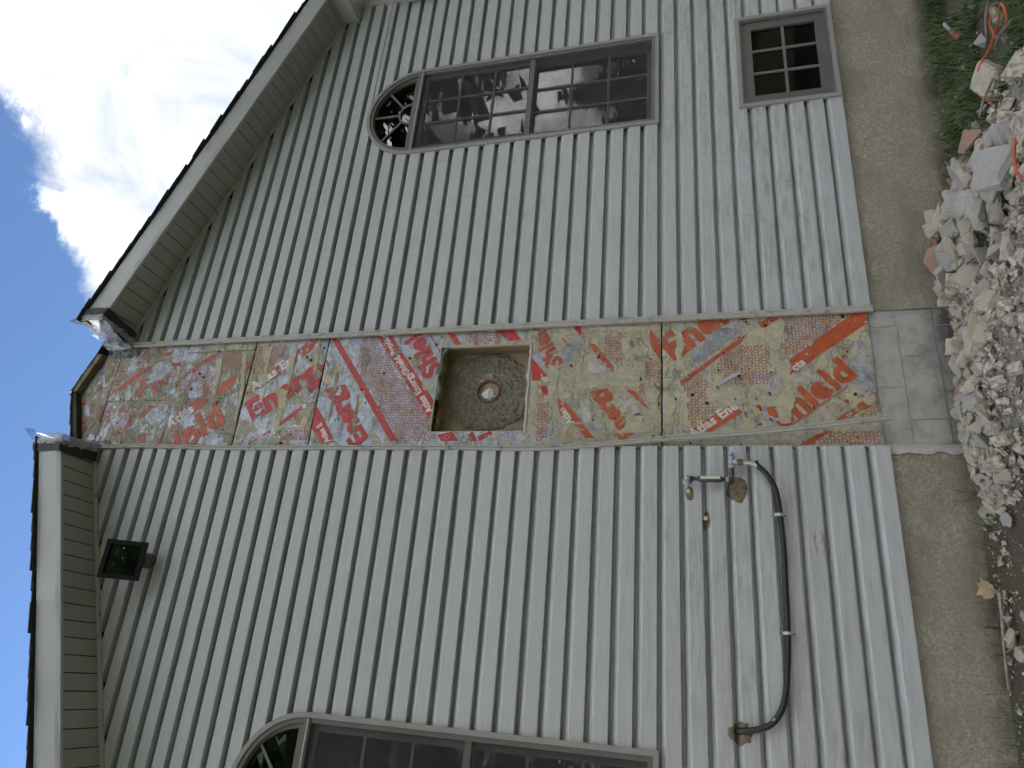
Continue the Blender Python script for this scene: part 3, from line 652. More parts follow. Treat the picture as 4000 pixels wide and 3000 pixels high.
    ('X',1,'c',[(0.586,1.716),(0.595,1.649),(0.52,1.586),(0.498,1.668),(0.525,1.724)]),
    ('X',1,'g',[(0.681,1.903),(0.735,1.836),(0.731,1.767),(0.637,1.774),(0.589,1.818),(0.592,1.886)]),
    ('X',1,'g',[(0.335,1.827),(0.322,1.766),(0.234,1.756),(0.275,1.802)]),
    ('X',1,'g',[(0.152,1.698),(0.157,1.623),(0.128,1.59),(0.101,1.664),(0.118,1.702)]),
    ('X',1,'t',[(0.764,3.404),(0.769,3.341),(0.665,3.307),(0.595,3.342),(0.691,3.383)]),
    ('X',1,'t',[(0.758,3.106),(0.733,3.056),(0.688,3.102),(0.712,3.129)]),
    ('X',1,'t',[(0.137,3.356),(0.381,3.356),(0.373,3.339),(0.072,3.321)]),
    ('X',1,'t',[(0.288,3.555),(0.587,3.561),(0.579,3.535),(0.31,3.536),(0.191,3.543)]),
    ('X',1,'y',[(0.459,2.873),(0.464,2.785),(0.412,2.786),(0.414,2.859)]),
    ('X',2,'m',[(0.809,4.236),(0.813,4.142),(0.698,4.147),(0.615,4.139),(0.486,4.128),(0.487,4.153),(0.641,4.176)]),
    ('X',2,'m',[(0.634,3.971),(0.715,3.974),(0.804,3.927),(0.689,3.926),(0.592,3.92),(0.473,3.925),(0.505,3.953)]),
    ('X',2,'m',[(0.453,4.086),(0.459,4.004),(0.441,3.926),(0.332,3.916),(0.256,3.923),(0.083,3.953),(0.166,3.982),(0.318,3.978),(0.412,4.009)]),
    ('X',2,'m',[(0.158,3.964),(0.156,3.771),(0.336,3.732),(0.328,3.69),(0.119,3.731),(0.134,3.766),(0.136,3.95)]),
    ('X',2,'m',[(0.723,3.768),(0.746,3.731),(0.609,3.727),(0.562,3.749)]),
    ('X',2,'m',[(0.286,4.363),(0.405,4.361),(0.632,4.389),(0.732,4.39),(0.723,4.37),(0.484,4.34),(0.286,4.328)]),
    ('X',3,'m',[(0.723,4.629),(0.73,4.573),(0.567,4.545),(0.408,4.547),(0.436,4.583),(0.586,4.579)]),
    ('X',3,'m',[(0.778,4.409),(0.776,4.365),(0.455,4.307),(0.2,4.288),(0.217,4.32),(0.49,4.345)]),
    ('X',3,'m',[(0.85,4.568),(0.852,4.424),(0.806,4.421),(0.802,4.545)]),
    ('X',3,'t',[(0.38,5.707),(0.36,5.594),(0.11,5.528),(0.119,5.635),(0.262,5.681)]),
    ('X',3,'t',[(0.785,5.693),(0.771,5.603),(0.618,5.577),(0.535,5.62),(0.659,5.678)]),
    ('X',3,'t',[(0.873,5.28),(0.86,5.203),(0.707,5.172),(0.662,5.208),(0.739,5.265)]),
    ('X',3,'t',[(0.382,5.365),(0.405,5.18),(0.317,5.219),(0.337,5.338)]),
    ('X',3,'t',[(0.425,4.889),(0.468,4.824),(0.396,4.782),(0.31,4.832),(0.373,4.901)]),
    ('X',3,'g',[(0.718,5.196),(0.731,5.068),(0.655,5.003),(0.574,5.066),(0.54,5.156),(0.533,5.224)]),
    ('X',3,'g',[(0.315,5.099),(0.356,4.945),(0.208,4.944),(0.183,5.044),(0.227,5.118)]),
]
BR = {0: (-.035, .868, .026, 1.236), 1: (-.035, .868, 1.251, 3.668), 2: (-.035, .868, 3.682, 4.29), 3: (-.035, .868, 4.307, 5.8)}
def clip(me, b):
    bm = bmesh.new(); bm.from_mesh(me)
    def cut(co, no, clear):
        bmesh.ops.bisect_plane(bm, geom=bm.verts[:]+bm.edges[:]+bm.faces[:], plane_co=co, plane_no=no, clear_outer=clear)
    x0, x1, z0, z1 = BR[b]
    for co, no in (((x0, 0, 0), (-1, 0, 0)), ((x1, 0, 0), (1, 0, 0)), ((0, 0, z0), (0, 0, -1)), ((0, 0, z1), (0, 0, 1))): cut(co, no, True)
    if b == 1:
        x0, x1, z0, z1 = OPN
        for co, no in (((x0, 0, 0), (1, 0, 0)), ((x1, 0, 0), (1, 0, 0)), ((0, 0, z0), (0, 0, 1)), ((0, 0, z1), (0, 0, 1))): cut(co, no, False)
        kill = [q for q in bm.faces if x0 < q.calc_center_median().x < x1 and z0 < q.calc_center_median().z < z1]
        bmesh.ops.delete(bm, geom=kill, context='FACES')
    bm.to_mesh(me); bm.free(); return len(me.polygons)
def inpoly(x, z, P):
    r_ = False; j = len(P)-1
    for i in range(len(P)):
        (xi, zi), (xj, zj) = P[i], P[j]
        if (zi > z) != (zj > z) and x < (xj-xi)*(z-zi)/(zj-zi)+xi: r_ = not r_
        j = i
    return r_
def text_verts(s, bold):
    cu = bpy.data.curves.new('t', 'FONT'); cu.body = s; cu.size = 1; cu.offset = bold; cu.resolution_u = 3; cu.space_character = 1.05
    o = bpy.data.objects.new('t', cu); COL.objects.link(o); dg = bpy.context.evaluated_depsgraph_get()
    me = o.evaluated_get(dg).to_mesh(); vs = [tuple(v.co) for v in me.vertices]; fs = [tuple(q.vertices) for q in me.polygons]
    o.evaluated_get(dg).to_mesh_clear(); bpy.data.objects.remove(o); bpy.data.curves.remove(cu); return vs, fs
def icon(o):                                       # house-shaped outline, unit cell, roof toward +b
    a, b, h, t = -.38, .38, .02, .10
    out = [(a, -.44), (b, -.44), (b, h), (0, .44), (a, h)]; inn = [(a+t, -.44+t), (b-t, -.44+t), (b-t, h-.045), (0, .44-t*1.4), (a+t, h-.045)]
    return out, inn
def add_print(name, mb, col, b, ly):
    mb.v = [(x, .02-.0013-ly, z) for x, z in mb.v]
    me = bpy.data.meshes.new(name); me.from_pydata(mb.v, [], mb.f); me.update()
    if not clip(me, b): return
    me.materials.append((PM1 if b > 1 else PM0)[col]); o = bpy.data.objects.new(name, me); COL.objects.link(o); o.parent = BO[b]
for pi, P in enumerate(PRINTS):
    mb = MB(); kind, b, col = P[:3]; lay = .00025*((pi % 5))
    if kind == 'P':
        mb.v = list(P[3]); mb.f = [tuple(range(len(P[3])))]; add_print('printed_stripe', mb, col, b, lay*.3)
    elif kind == 'T':
        s, (ox, oz), ang, h, al = P[3:]
        vs, fs = text_verts(s, .022 if h < .03 else .045); sc = h/.72; wd_ = max(v[0] for v in vs) if al == 'R' else 0
        ca, sa = math.cos(math.radians(ang)), math.sin(math.radians(ang))
        mb.v = [(ox+((x-wd_)*ca-y*sa)*sc, oz+((x-wd_)*sa+y*ca)*sc) for x, y, _ in vs]; mb.f = fs
        add_print('printed_lettering', mb, col, b, .0016+lay*.3)
    elif kind == 'X':                               # torn patch: ragged outline, slightly proud film
        pts = P[3]; n = len(pts); rag = []
        for i in range(n):
            (xa, za), (xb, zb) = pts[i], pts[(i+1) % n]; ln = math.hypot(xb-xa, zb-za); q_ = max(1, int(ln/.006))
            for q in range(q_):
                t = q/q_; x, z = xa+(xb-xa)*t, za+(zb-za)*t
                rag.append((x+.010*nz(x, pi, z, 28)+.005*nz(x, pi, z, 90), z+.010*nz(x, pi+5, z, 28)+.005*nz(x, pi+5, z, 90)))
        mb.v = rag; mb.f = [tuple(range(len(rag)))]
        me_ = add_print('torn_patch', mb, col, b, .0023+.00012*(pi % 6))
    elif kind == 'C':
        (cx, cz), rr = P[3:]; n = 24
        for i in range(n):
            a0, a1 = 2*math.pi*i/n, 2*math.pi*(i+1)/n; o_ = len(mb.v)
            mb.v += [(cx+q*math.cos(a), cz+q*math.sin(a)) for q, a in ((rr, a0), (rr, a1), (rr*.86, a1), (rr*.86, a0))]; mb.f.append((o_, o_+1, o_+2, o_+3))
        add_print('printed_ring', mb, col, b, .0020)
    else:
        ori, poly = P[3:]; st = .0405
        x0, x1 = min(q[0] for q in poly), max(q[0] for q in poly); z0, z1 = min(q[1] for q in poly), max(q[1] for q in poly)
        out, inn = icon(0)
        j0, j1 = int(x0/st)-1, int(x1/st)+2
        for j in range(j0, j1):
            for i in range(int(z0/st)-1, int(z1/st)+2):
                if ori == 0: cx, cz = j*st*.94, i*st+(st/2 if j % 2 else 0)
                else: cx, cz = j*st+(st/2 if i % 2 else 0), i*st*.94
                if not inpoly(cx, cz, poly): continue
                sc = st*.98; o_ = len(mb.v)
                for ring_ in (out, inn):
                    for a_, b_ in ring_:
                        mb.v.append((cx+b_*sc, cz-a_*sc) if ori == 0 else (cx+a_*sc, cz+b_*sc))
                mb.f += [(o_+q, o_+(q+1) % 5, o_+5+(q+1) % 5, o_+5+q) for q in range(5)]
                o_ = len(mb.v); ch = [(-.38, .03), (-.38, .36), (-.27, .36), (-.27, .16)]
                for a_, b_ in ch: mb.v.append((cx+b_*sc, cz-a_*sc) if ori == 0 else (cx+a_*sc, cz+b_*sc))
                mb.f += [(o_, o_+1, o_+2, o_+3)]
        if mb.f: add_print('printed_house_icons', mb, {'r': 'ri', 'o': 'oi', 'd': 'ri'}[col], b, .0001)
# crumbs of mortar, foam and torn facing stuck on the boards
FOAMY = plain('yellow_foam_crumb', (.52, .45, .26), .9, 0, .25, 30, .5)
GREYM = plain('grey_mortar_crumb', (.40, .37, .31), .9, 0, .3, 30, .5)
HOLE = plain('nail_hole_dark', (.015, .012, .01), .95, 0, .3, 30)
def blob(mb, p, rx, ry, rz, rr, flat=.5):
    vs = []; n = 6
    for ring_, (fr, hh) in enumerate(((1, 0), (.75, .7), (.25, 1))):
        for i in range(n):
            a = 2*math.pi*(i+.5*ring_)/n; q = fr*rr.uniform(.65, 1.25); vs.append((p[0]+rx*q*math.cos(a), p[1]-ry*hh*rr.uniform(.6, 1.2), p[2]+rz*q*math.sin(a)))
    o_ = len(mb.v); fs = [(ri*n+i, ri*n+(i+1) % n, (ri+1)*n+(i+1) % n, (ri+1)*n+i) for ri in (0, 1) for i in range(n)] + [tuple(2*n+i for i in range(n))]
    mb.add(vs, fs)
rr = random.Random(21)
dens = [(0, .026, 1.23, 260), (1, 1.26, 3.66, 420), (2, 3.69, 4.28, 120), (3, 4.31, 5.7, 260)]
spots = [(.8, .9), (.72, 1.0), (.76, .76), (.42, .9), (.35, .84), (.3, .72), (.25, .7), (.62, .62), (.8, .55), (.79, 2.08), (.8, 2.5), (.8, 2.75), (.2, 1.97), (.15, 2.05), (.7, 1.75), (.6, 1.62), (.4, 1.28), (.42, 5.45), (.45, 5.55), (.4, 5.3), (.6, 3.9), (.3, 4.1), (.83, 3.75)]
for b, z0, z1, n in dens:
    for nm, mt, frac in (('foam_crumbs', FOAMY, .5), ('mortar_crumbs', GREYM, .5)):
        mb = MB()
        for i in range(int(n*frac*1.3)):
            if rr.random() < .45:
                s_ = rr.choice([q for q in spots if z0 < q[1] < z1]); x, z = s_[0]+rr.gauss(0, .035), s_[1]+rr.gauss(0, .03)
            else: x, z = (rr.uniform(-.02, .86) if rr.random() < .6 else rr.choice((rr.gauss(.84, .02), rr.gauss(.0, .02)))), rr.uniform(z0, z1)
            if not (-.035 < x < .865 and z0 < z < z1 and z < 5.8-.4*abs(x-AX)): continue
            if b == 1 and OPN[0]-.01 < x < OPN[1]+.01 and OPN[2]-.01 < z < OPN[3]+.01: continue
            s_ = rr.choice((.002, .002, .003, .003, .004, .006, .009)); blob(mb, (x, .0195, z), s_*rr.uniform(.7, 1.6), s_*rr.uniform(.3, .9), s_, rr)
        o = mb.build(nm, mt, BO[b]); o['kind'] = 'stuff'
    mb = MB()
    for i in range(int(n/6)):
        x, z = rr.uniform(.02, .84), rr.uniform(z0, z1-.05)
        if z > 5.72-.4*abs(x-AX) or (b == 1 and OPN[0]-.01 < x < OPN[1]+.01 and OPN[2]-.01 < z < OPN[3]+.01): continue
        q = rr.choice((.003, .004, .005, .007, .011))
        P8 = [(x+q*rr.uniform(.7, 1.3)*math.cos(a*math.pi/4), .0168, z+q*rr.uniform(.7, 1.3)*math.sin(a*math.pi/4)) for a in range(8)]; mb.add(P8, [tuple(range(8))])
    o = mb.build('nail_holes', HOLE, BO[b]); o['kind'] = 'stuff'
def ridges(b, z0, z1, step, seed, mat, dens):
    rr = random.Random(seed); mb = MB(); z = z0+step*.6
    while z < z1-.03:
        x = 0.0
        while x < .86:
            if nz(x, seed, z, 5.5)+.35*nz(x, seed, z, 19) > dens and z < 5.76-.4*abs(x-AX):
                if not (b == 1 and OPN[0]-.02 < x < OPN[1]+.02 and OPN[2]-.02 < z < OPN[3]+.02):
                    q = rr.uniform(.003, .008); blob(mb, (x, .0194, z+rr.gauss(0, .006)), q*rr.uniform(1, 2.2), q*rr.uniform(.15, .5), q*rr.uniform(.6, 1.3), rr)
            x += rr.uniform(.005, .011)
        z += step*rr.uniform(.85, 1.15)
    if mb.f: mb.build('mortar_ridges', mat, BO[b])['kind'] = 'stuff'
CREAMM = plain('cream_residue', (.47, .42, .28), .9, 0, .25, 30, .5)
ridges(0, .03, 1.2, .2, 3, GREYM, .30); ridges(1, 1.26, 3.66, .105, 4, GREYM, .22); ridges(1, 1.26, 3.66, .21, 14, CREAMM, .26); ridges(2, 3.69, 4.28, .10, 5, CREAMM, .10); ridges(3, 4.31, 5.75, .10, 6, GREYM, .12); ridges(3, 4.36, 5.75, .12, 16, CREAMM, .20)
# torn facing flaps that stand off the boards
PAPER = plain('torn_paper', (.50, .46, .36), .8, 0, .2, 20)
ORP = plain('torn_orange_facing', (.50, .12, .03), .5, 0, .3, 20)
for x, z, q, mt, b in ((.70, 1.42, .035, PAPER, 1), (.60, 1.40, .02, PAPER, 1), (.56, 1.82, .02, ORP, 1), (.20, .74, .03, PAPER, 0), (.24, .66, .03, ORP, 0), (.33, .60, .02, ORP, 0), (.38, .9, .02, PAPER, 0), (.30, .80, .018, PAPER, 0), (.27, .18, .025, ORP, 0), (.22, .22, .02, PAPER, 0), (.36, 4.5, .02, PAPER, 3), (.43, 3.72, .03, PAPER, 2), (.16, .60, .025, ORP, 0), (.30, .68, .022, PAPER, 0)):
    mb = MB(); vs = []; n = 5
    for i in range(n+1):
        t = i/n; wq = q*(1-.6*t)
        for j in (-1, 0, 1): vs.append((x+j*wq*.6+rr.uniform(-.2, .2)*q, .0178-q*1.1*math.sin(t*1.9), z+q*1.4*(t-.3*t*t)+rr.uniform(-.12, .12)*q))
    mb.add(vs, [(3*i+j, 3*i+j+1, 3*i+4+j, 3*i+3+j) for i in range(n) for j in range(2)]); mb.build('torn_flap', mt, BO[b], True)
# staple-on barcode tag
TAG = Mat('barcode_tag', .5); wv = N(TAG.nt, 'ShaderNodeTexWave', wave_type='BANDS', bands_direction='X', i_Scale=60.0, i_Distortion=3.0); TAG.l(TAG.coord((1, 1, 1), (0, .5, 0)), wv.inputs['Vector'])
TAG.color(TAG.mix(TAG.rng(wv.outputs['Fac'], .55, .6), (.62, .66, .74), (.12, .14, .18)))
mb = MB(); A_, B_ = Vector((.401, 0, .908)), Vector((.473, 0, .768)); d_ = (B_-A_); nrm = Vector((d_.z, 0, -d_.x)).normalized(); vs = []
for i in range(9):
    t = i/8; p_ = A_+d_*t; y = .016-.022*math.sin(t*2.2)
    vs += [(p_.x+nrm.x*.009, y, p_.z+nrm.z*.009), (p_.x-nrm.x*.009, y-.002, p_.z-nrm.z*.009)]
mb.add(vs, [(2*i, 2*i+1, 2*i+3, 2*i+2) for i in range(8)]); mb.build('barcode_strip', TAG.m, BO[0], True)
# ---- flue opening
x0, x1, z0, z1 = OPN
WOOD = Mat('jamb_wood', .8); v = WOOD.noise(1, 6, .6, .5, WOOD.coord((40, 40, 3))); WOOD.color(WOOD.mix(WOOD.rng(v, .3, .7), (.14, .095, .05), (.28, .20, .115))); WOOD.bump(v, .4, .003); WOOD = WOOD.m
KRAFT = plain('kraft_backer', (.30, .235, .155), .8, 0, .35, 9, .9, 14)
opn = empty('flue_opening'); opn.parent = house
BK = .165
MB().box(x0-.05, x1+.05, BK, BK+.02, z0-.05, z1+.05).build('backer_board', KRAFT, opn)
MB().box(x1+.001, x1+.04, .046, BK-.001, z0-.04, z1+.04).build('jamb', WOOD, opn, bevel=.003)
MB().box(x0-.04, x0-.001, .046, BK-.001, z0-.04, z1+.04).build('jamb', WOOD, opn, bevel=.003)
MB().box(x0-.04, x1+.04, .046, BK-.002, z1+.001, z1+.04).build('header', WOOD, opn, bevel=.003)
MB().box(x0-.04, x1+.04, .046, BK-.002, z0-.04, z0-.001).build('sill', WOOD, opn, bevel=.003)
mb = MB()                                            # cut foam edge all around
for a, b_, c_, d in ((x0-.0005, x0+.004, z0, z1), (x1-.004, x1+.0005, z0, z1), (x0, x1, z1-.004, z1+.0005)): mb.box(a, b_, .021, .045, c_, d)
mb.build('foam_cut_edge', FOAMY, opn)
mb = MB(); vs = []; n = 44; rr = random.Random(9)      # chipped whitish lip at the bottom of the opening
for i in range(n+1):
    x = x0-.005+(x1-x0+.01)*i/n; t = .022+.016*nz(x, 1, 1, 13)+.008*nz(x, 4, 1, 45)
    vs += [(x, .021, z0-.004), (x, .012, z0+t*.4), (x, .016, z0+t), (x, .05, z0+t*.9)]
mb.add(vs, [(4*i+j, 4*i+j+1, 4*i+5+j, 4*i+4+j) for i in range(n) for j in range(3)]); mb.build('chipped_lip', MORTAR, opn)
GREEN = plain('green_foam_scrap', (.13, .20, .15), .9, 0, .3, 25, .6)
TARRY = plain('dark_fibre', (.035, .03, .02), .95, 0, .5, 25, .6)
GLASSW = plain('yellow_fibre', (.32, .235, .08), .95, 0, .45, 22, .9)
mb = MB(); vs = []; n = 30
for i in range(n+1):
    x = .34+.39*i/n; t = .035+.02*nz(x, 3, 1, 11); zt = z1+.004-.10*max(0, (x-.62)/.13)**2*.35
    vs += [(x, .030, zt), (x, .012+.008*nz(x, 9, 9, 20), zt-t*.5), (x, .03+.01*nz(x, 2, 9, 20), zt-t), (x, .06, zt-t*.7)]
mb.add(vs, [(4*i+j, 4*i+j+1, 4*i+5+j, 4*i+4+j) for i in range(n) for j in range(3)]); mb.build('green_foam_strip', GREEN, opn, True)
def lumpy(name, mat, parent, x0, x1, y0, y1, z0, z1, amp, sc, nx=26, ny=8):
    mb = MB(); vs = []                               # hanging fibre sheet: top edge fixed, underside lumpy
    for j in range(ny+1):
        for i in range(nx+1):
            x = x0+(x1-x0)*i/nx; y = y0+(y1-y0)*j/ny; vs.append((x, y, z1-(z1-z0)*(.6+.8*nz(x, y, 5, sc))-amp*abs(nz(x, y, 1, sc*3))))
    mb.add(vs, [(j*(nx+1)+i, j*(nx+1)+i+1, (j+1)*(nx+1)+i+1, (j+1)*(nx+1)+i) for j in range(ny) for i in range(nx)]); return mb.build(name, mat, parent, True)
lumpy('yellow_insulation', GLASSW, opn, .115, .70, .05, .10, z1-.03, z1-.002, .02, 9)
lumpy('yellow_insulation', GLASSW, opn, .115, .25, .03, .085, z1-.055, z1-.006, .03, 12)
lumpy('dark_fibre_strip', TARRY, opn, .115, .60, .022, .05, z1-.022, z1-.001, .012, 14)
# mortar disc with clay flue
k = Mat('rough_mortar', .95); v = k.noise(55, 7, .75); w_ = k.noise(8, 6, .6); c = k.mix(k.rng(v, .3, .7), (.13, .11, .08), (.36, .32, .25)); c = k.mix(k.rng(w_, .60, .72), c, (.52, .50, .46)); k.color(c); k.bump(v, 1.0, .016); RM = k.m
FX, FZ, FR = .448, 2.428, .300
mb = MB(); vs = []; fs = []; nr, na = 40, 150
for j in range(nr+1):
    for i in range(na):
        a = 2*math.pi*i/na; edge = FR*(1+.07*nz(math.cos(a), math.sin(a), 2, 1.7)+.05*nz(math.cos(a), math.sin(a), 5, 6)+.03*nz(math.cos(a), math.sin(a), 8, 17)); q = .072+(edge-.072)*j/nr
        x, z = FX+q*math.cos(a), FZ+q*math.sin(a); d = min(1, (nr-j)/2.5)
        vs.append((x, BK-.002-.009*d-.012*nz(x, 0, z, 9)-.009*nz(x, 2, z, 38)-.008*nz(x, 2, z, 95), z))
fs = [(j*na+i, j*na+(i+1) % na, (j+1)*na+(i+1) % na, (j+1)*na+i) for j in range(nr) for i in range(na)]
o = mb.add(vs, fs).build('mortar_disc', RM, opn, True)
xin = [q for q in ()]
CLAY = plain('clay_flue', (.17, .075, .05), .85, 0, .3, 25, .5)
mb = MB(); vs = []; na = 40
for rr_, y in ((.084, BK-.006), (.084, BK-.022), (.079, BK-.025), (.073, BK-.020), (.072, .33)):
    vs += [(FX+rr_*(1+.03*nz(math.cos(2*math.pi*i/na), math.sin(2*math.pi*i/na), rr_*9, 3))*math.cos(2*math.pi*i/na), y, FZ+rr_*math.sin(2*math.pi*i/na)) for i in range(na)]
mb.add(vs, [(j*na+i, j*na+(i+1) % na, (j+1)*na+(i+1) % na, (j+1)*na+i) for j in range(4) for i in range(na)])
mb.build('clay_flue_pipe', CLAY, opn, True)
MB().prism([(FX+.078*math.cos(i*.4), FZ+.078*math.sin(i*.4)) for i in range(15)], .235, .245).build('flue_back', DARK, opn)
def crumple(name, mat, parent, c, r3, seed, amp=.45, sc=3.2):
    bm = bmesh.new(); bmesh.ops.create_icosphere(bm, subdivisions=4, radius=1)
    for v in bm.verts:
        d = v.co.normalized(); q = 1+amp*noise.noise(d*sc+Vector((seed, 0, 0)))+amp*.45*abs(noise.noise(d*sc*2.3+Vector((0, seed, 0))))-amp*.3*abs(noise.noise(d*sc*4+Vector((0, 3, seed))))
        v.co = Vector((c[0]+d.x*q*r3[0], c[1]+d.y*q*r3[1], c[2]+d.z*q*r3[2]))
    me = bpy.data.meshes.new(name); bm.to_mesh(me); bm.free(); me.materials.append(mat); o = bpy.data.objects.new(name, me); COL.objects.link(o)
    if parent: o.parent = parent
    return o
WPAPER = plain('white_paper_wad', (.74, .73, .70), .8, 0, .05, 9)
tag(crumple('paper_wad', WPAPER, None, (FX-.012, .170, FZ+.004), (.038, .024, .041), 3.3, .55, 2.6), 'crumpled white paper wad stuffed into the clay flue hole', 'paper wad')
# cut roof edge above the strip: pale plank ends on one slope
PLANK = plain('fresh_plank', (.17, .14, .075), .75, 0, .25, 15, .3)
for a, b_ in ((.462, .60), (.604, .70), (.704, .79)):
    q = rr.uniform(.0, .008)
    MB().add([(a, -.028-q, 5.838-.40*(a-AX)), (b_, -.028-q, 5.838-.40*(b_-AX)), (b_, -.028-q, 5.900-.40*(b_-AX)), (a, -.028-q, 5.905-.40*(a-AX)), (a, .3, 5.838-.40*(a-AX)), (b_, .3, 5.838-.40*(b_-AX)), (b_, .3, 5.900-.40*(b_-AX)), (a, .3, 5.905-.40*(a-AX))],
             [(0, 1, 2, 3), (4, 7, 6, 5), (0, 4, 5, 1), (1, 5, 6, 2), (2, 6, 7, 3), (3, 7, 4, 0)]).build('roof_plank', PLANK, roof)
# ---- channels beside the strip
def channel(name, pts, prof, jag, parent=house, flip=1):
    path = []; n = len(pts)
    for i, (x, y, z) in enumerate(pts):
        a, b_ = Vector(pts[max(i-1, 0)]), Vector(pts[min(i+1, n-1)]); t = (b_-a).normalized(); side = Vector((t.z, 0, -t.x)).normalized()
        path.append(((x+jag*nz(z, 2, 1, 9), y, z), tuple(side*flip), (0, -1, 0)))
    return MB().sweep(path, prof, True).build(name, CHANNEL, parent)
pr = [(-.019, -.012), (-.019, .006), (-.014, .010), (-.004, .009), (-.002, .006), (.006, .006), (.008, .010), (.019, .010), (.021, .003), (.021, -.012)]
channel('siding_channel', [(.871, -.004, -.006+i*.06) for i in range(42)], pr, .0012); channel('siding_channel', [(.871, -.0055, 2.44+i*.06) for i in range(51)], pr, .0012)
mb = MB(); rr = random.Random(31)
for i in range(420):
    z = rr.uniform(.1, 5.3); s_ = rr.choice((.002, .003, .004, .006)); blob(mb, (.852+rr.gauss(0, .004) if rr.random() < .75 else rr.uniform(.855, .885), -.006 if rr.random() < .3 else .012, z), s_, s_*.7, s_*rr.uniform(.6, 3), rr)
mb.build('caulk_crumbs', GREYM, house)['kind'] = 'stuff'
lp = [(-.002, 0, 5.46), (.006, 0, 5.3), (.008, 0, 5.0), (-.002, 0, 4.6), (-.008, 0, 4.2), (-.006, 0, 3.6), (-.006, 0, 3.0), (-.010, 0, 2.4), (-.014, 0, 2.01), (.003, -.004, 1.69), (.042, -.014, 1.22), (.079, -.028, .634), (.150, -.048, -.013)]
def smooth(P, k=6):
    out = []
    for i in range(len(P)-1):
        p0, p1, p2, p3 = [Vector(P[min(max(i+j, 0), len(P)-1)]) for j in (-1, 0, 1, 2)]
        for q in range(k):
            t = q/k; out.append(tuple(.5*((2*p1)+(-p0+p2)*t+(2*p0-5*p1+4*p2-p3)*t*t+(-p0+3*p1-3*p2+p3)*t**3)))
    out.append(tuple(P[-1])); return out
pl = [(-.016, -.010), (-.016, .004), (-.013, .014), (-.002, .014), (-.001, .007), (.004, .007), (.005, .012), (.014, .012), (.015, .0), (.011, -.010)]
channel('loose_siding_channel', smooth([(x, y-.004, z) for x, y, z in lp]), pl, .0008, house, -1)['label'] = 'siding channel pulled loose and bowed across the insulation at its lower end'
# ------------------------------------------------------------------ ground
def lerpk(x, K):
    if x <= K[0][0]: return K[0][1]
    for (a, p_), (b_, q_) in zip(K, K[1:]):
        if x <= b_: return p_+(q_-p_)*(x-a)/(b_-a)
    return K[-1][1]
GK = [(-8, -.36), (-1.5, -.36), (-.7, -.40), (0, -.47), (1.0, -.55), (2, -.58), (3.4, -.63), (9, -.66)]
def sstep(a, b_, x): t = min(1, max(0, (x-a)/(b_-a))); return t*t*(3-2*t)
def pile(x, y):
    a = sstep(-.75, .2, x)*sstep(1.75, 1.0, x)*sstep(-.02, -.35, y)*sstep(-2.9, -1.2, y)
    return .155*a*(.75+.5*(nz(x, y, 3, 2.2)+.5)) + .03*sstep(-1.4, -.5, x)*sstep(2.2, 1.2, x)
def ground(x, y):
    return lerpk(x, GK) + (pile(x, y) if -4 < y < .3 else 0) + .012*nz(x, y, 0, 3) + (.006*nz(x, y, 2, 14) if abs(x) < 7 and -6 < y < 1 else 0)
k = Mat('soil_and_lawn', .95)
n1 = k.noise(9, 8, .7); n2 = k.noise(60, 5, .7); xyz = k.sep()
soil = k.mix(n2, (.055, .043, .028), (.17, .14, .10)); dust = k.mix(n2, (.22, .20, .165), (.50, .475, .42))
inp = k.math('MULTIPLY', k.math('MULTIPLY', k.rng(xyz[0], -.6, .1), k.rng(xyz[0], 1.9, 1.2)), k.rng(xyz[1], -3.2, -2.2))
c = k.mix(k.math('MULTIPLY', k.rng(n1, .25, .5), inp), soil, dust)
c = k.mix(k.rng(xyz[1], -3.0, -4.5), c, k.mix(n2, (.016, .026, .008), (.05, .068, .024)))
k.color(c); k.bump(k.math('ADD', n1, n2), .8, .02); SOIL = k.m
gx = [-120, -60, -30, -15, -8] + [-5+.06*i for i in range(0, 184)] + [8, 15, 30, 60, 120]; gy = [-140, -70, -30, -15, -9] + [-5+.06*i for i in range(0, 86)] + [.2, 10, 40, 120]
vs = [(x, y, ground(x, y)) for y in gy for x in gx]; n = len(gx)
o = MB().add(vs, [(j*n+i, j*n+i+1, (j+1)*n+i+1, (j+1)*n+i) for j in range(len(gy)-1) for i in range(n-1)]).build('ground', SOIL, None, True); tag(o, 'soil, dust and lawn in front of the house', kind='structure')
# ---- rubble
def rock_mat(name, a, b_, c_, sp=.12):
    k = Mat(name, .92); oi = N(k.nt, 'ShaderNodeObjectInfo'); v = k.noise(16, 8, .7); w_ = k.noise(90, 4, .7)
    c = k.mix(k.rng(v, .3, .7), a, b_); c = k.mix(k.math('MULTIPLY', oi.outputs['Random'], .45), c, c_); c = k.mix(k.rng(w_, .62, .72), c, tuple(x*.5 for x in a)); k.color(c); k.bump(k.math('ADD', v, k.math('MULTIPLY', w_, .4)), .8, .008); return k.m
RK = {'pale': rock_mat('pale_rubble', (.42, .375, .30), (.62, .56, .465), (.40, .36, .30)), 'grey': rock_mat('grey_rubble', (.31, .30, .28), (.48, .465, .43), (.52, .50, .46)),
      'tan': rock_mat('tan_rubble', (.42, .36, .25), (.55, .49, .37), (.40, .37, .3)), 'brick': rock_mat('brick_red_rubble', (.25, .10, .065), (.38, .18, .12), (.48, .42, .37))}
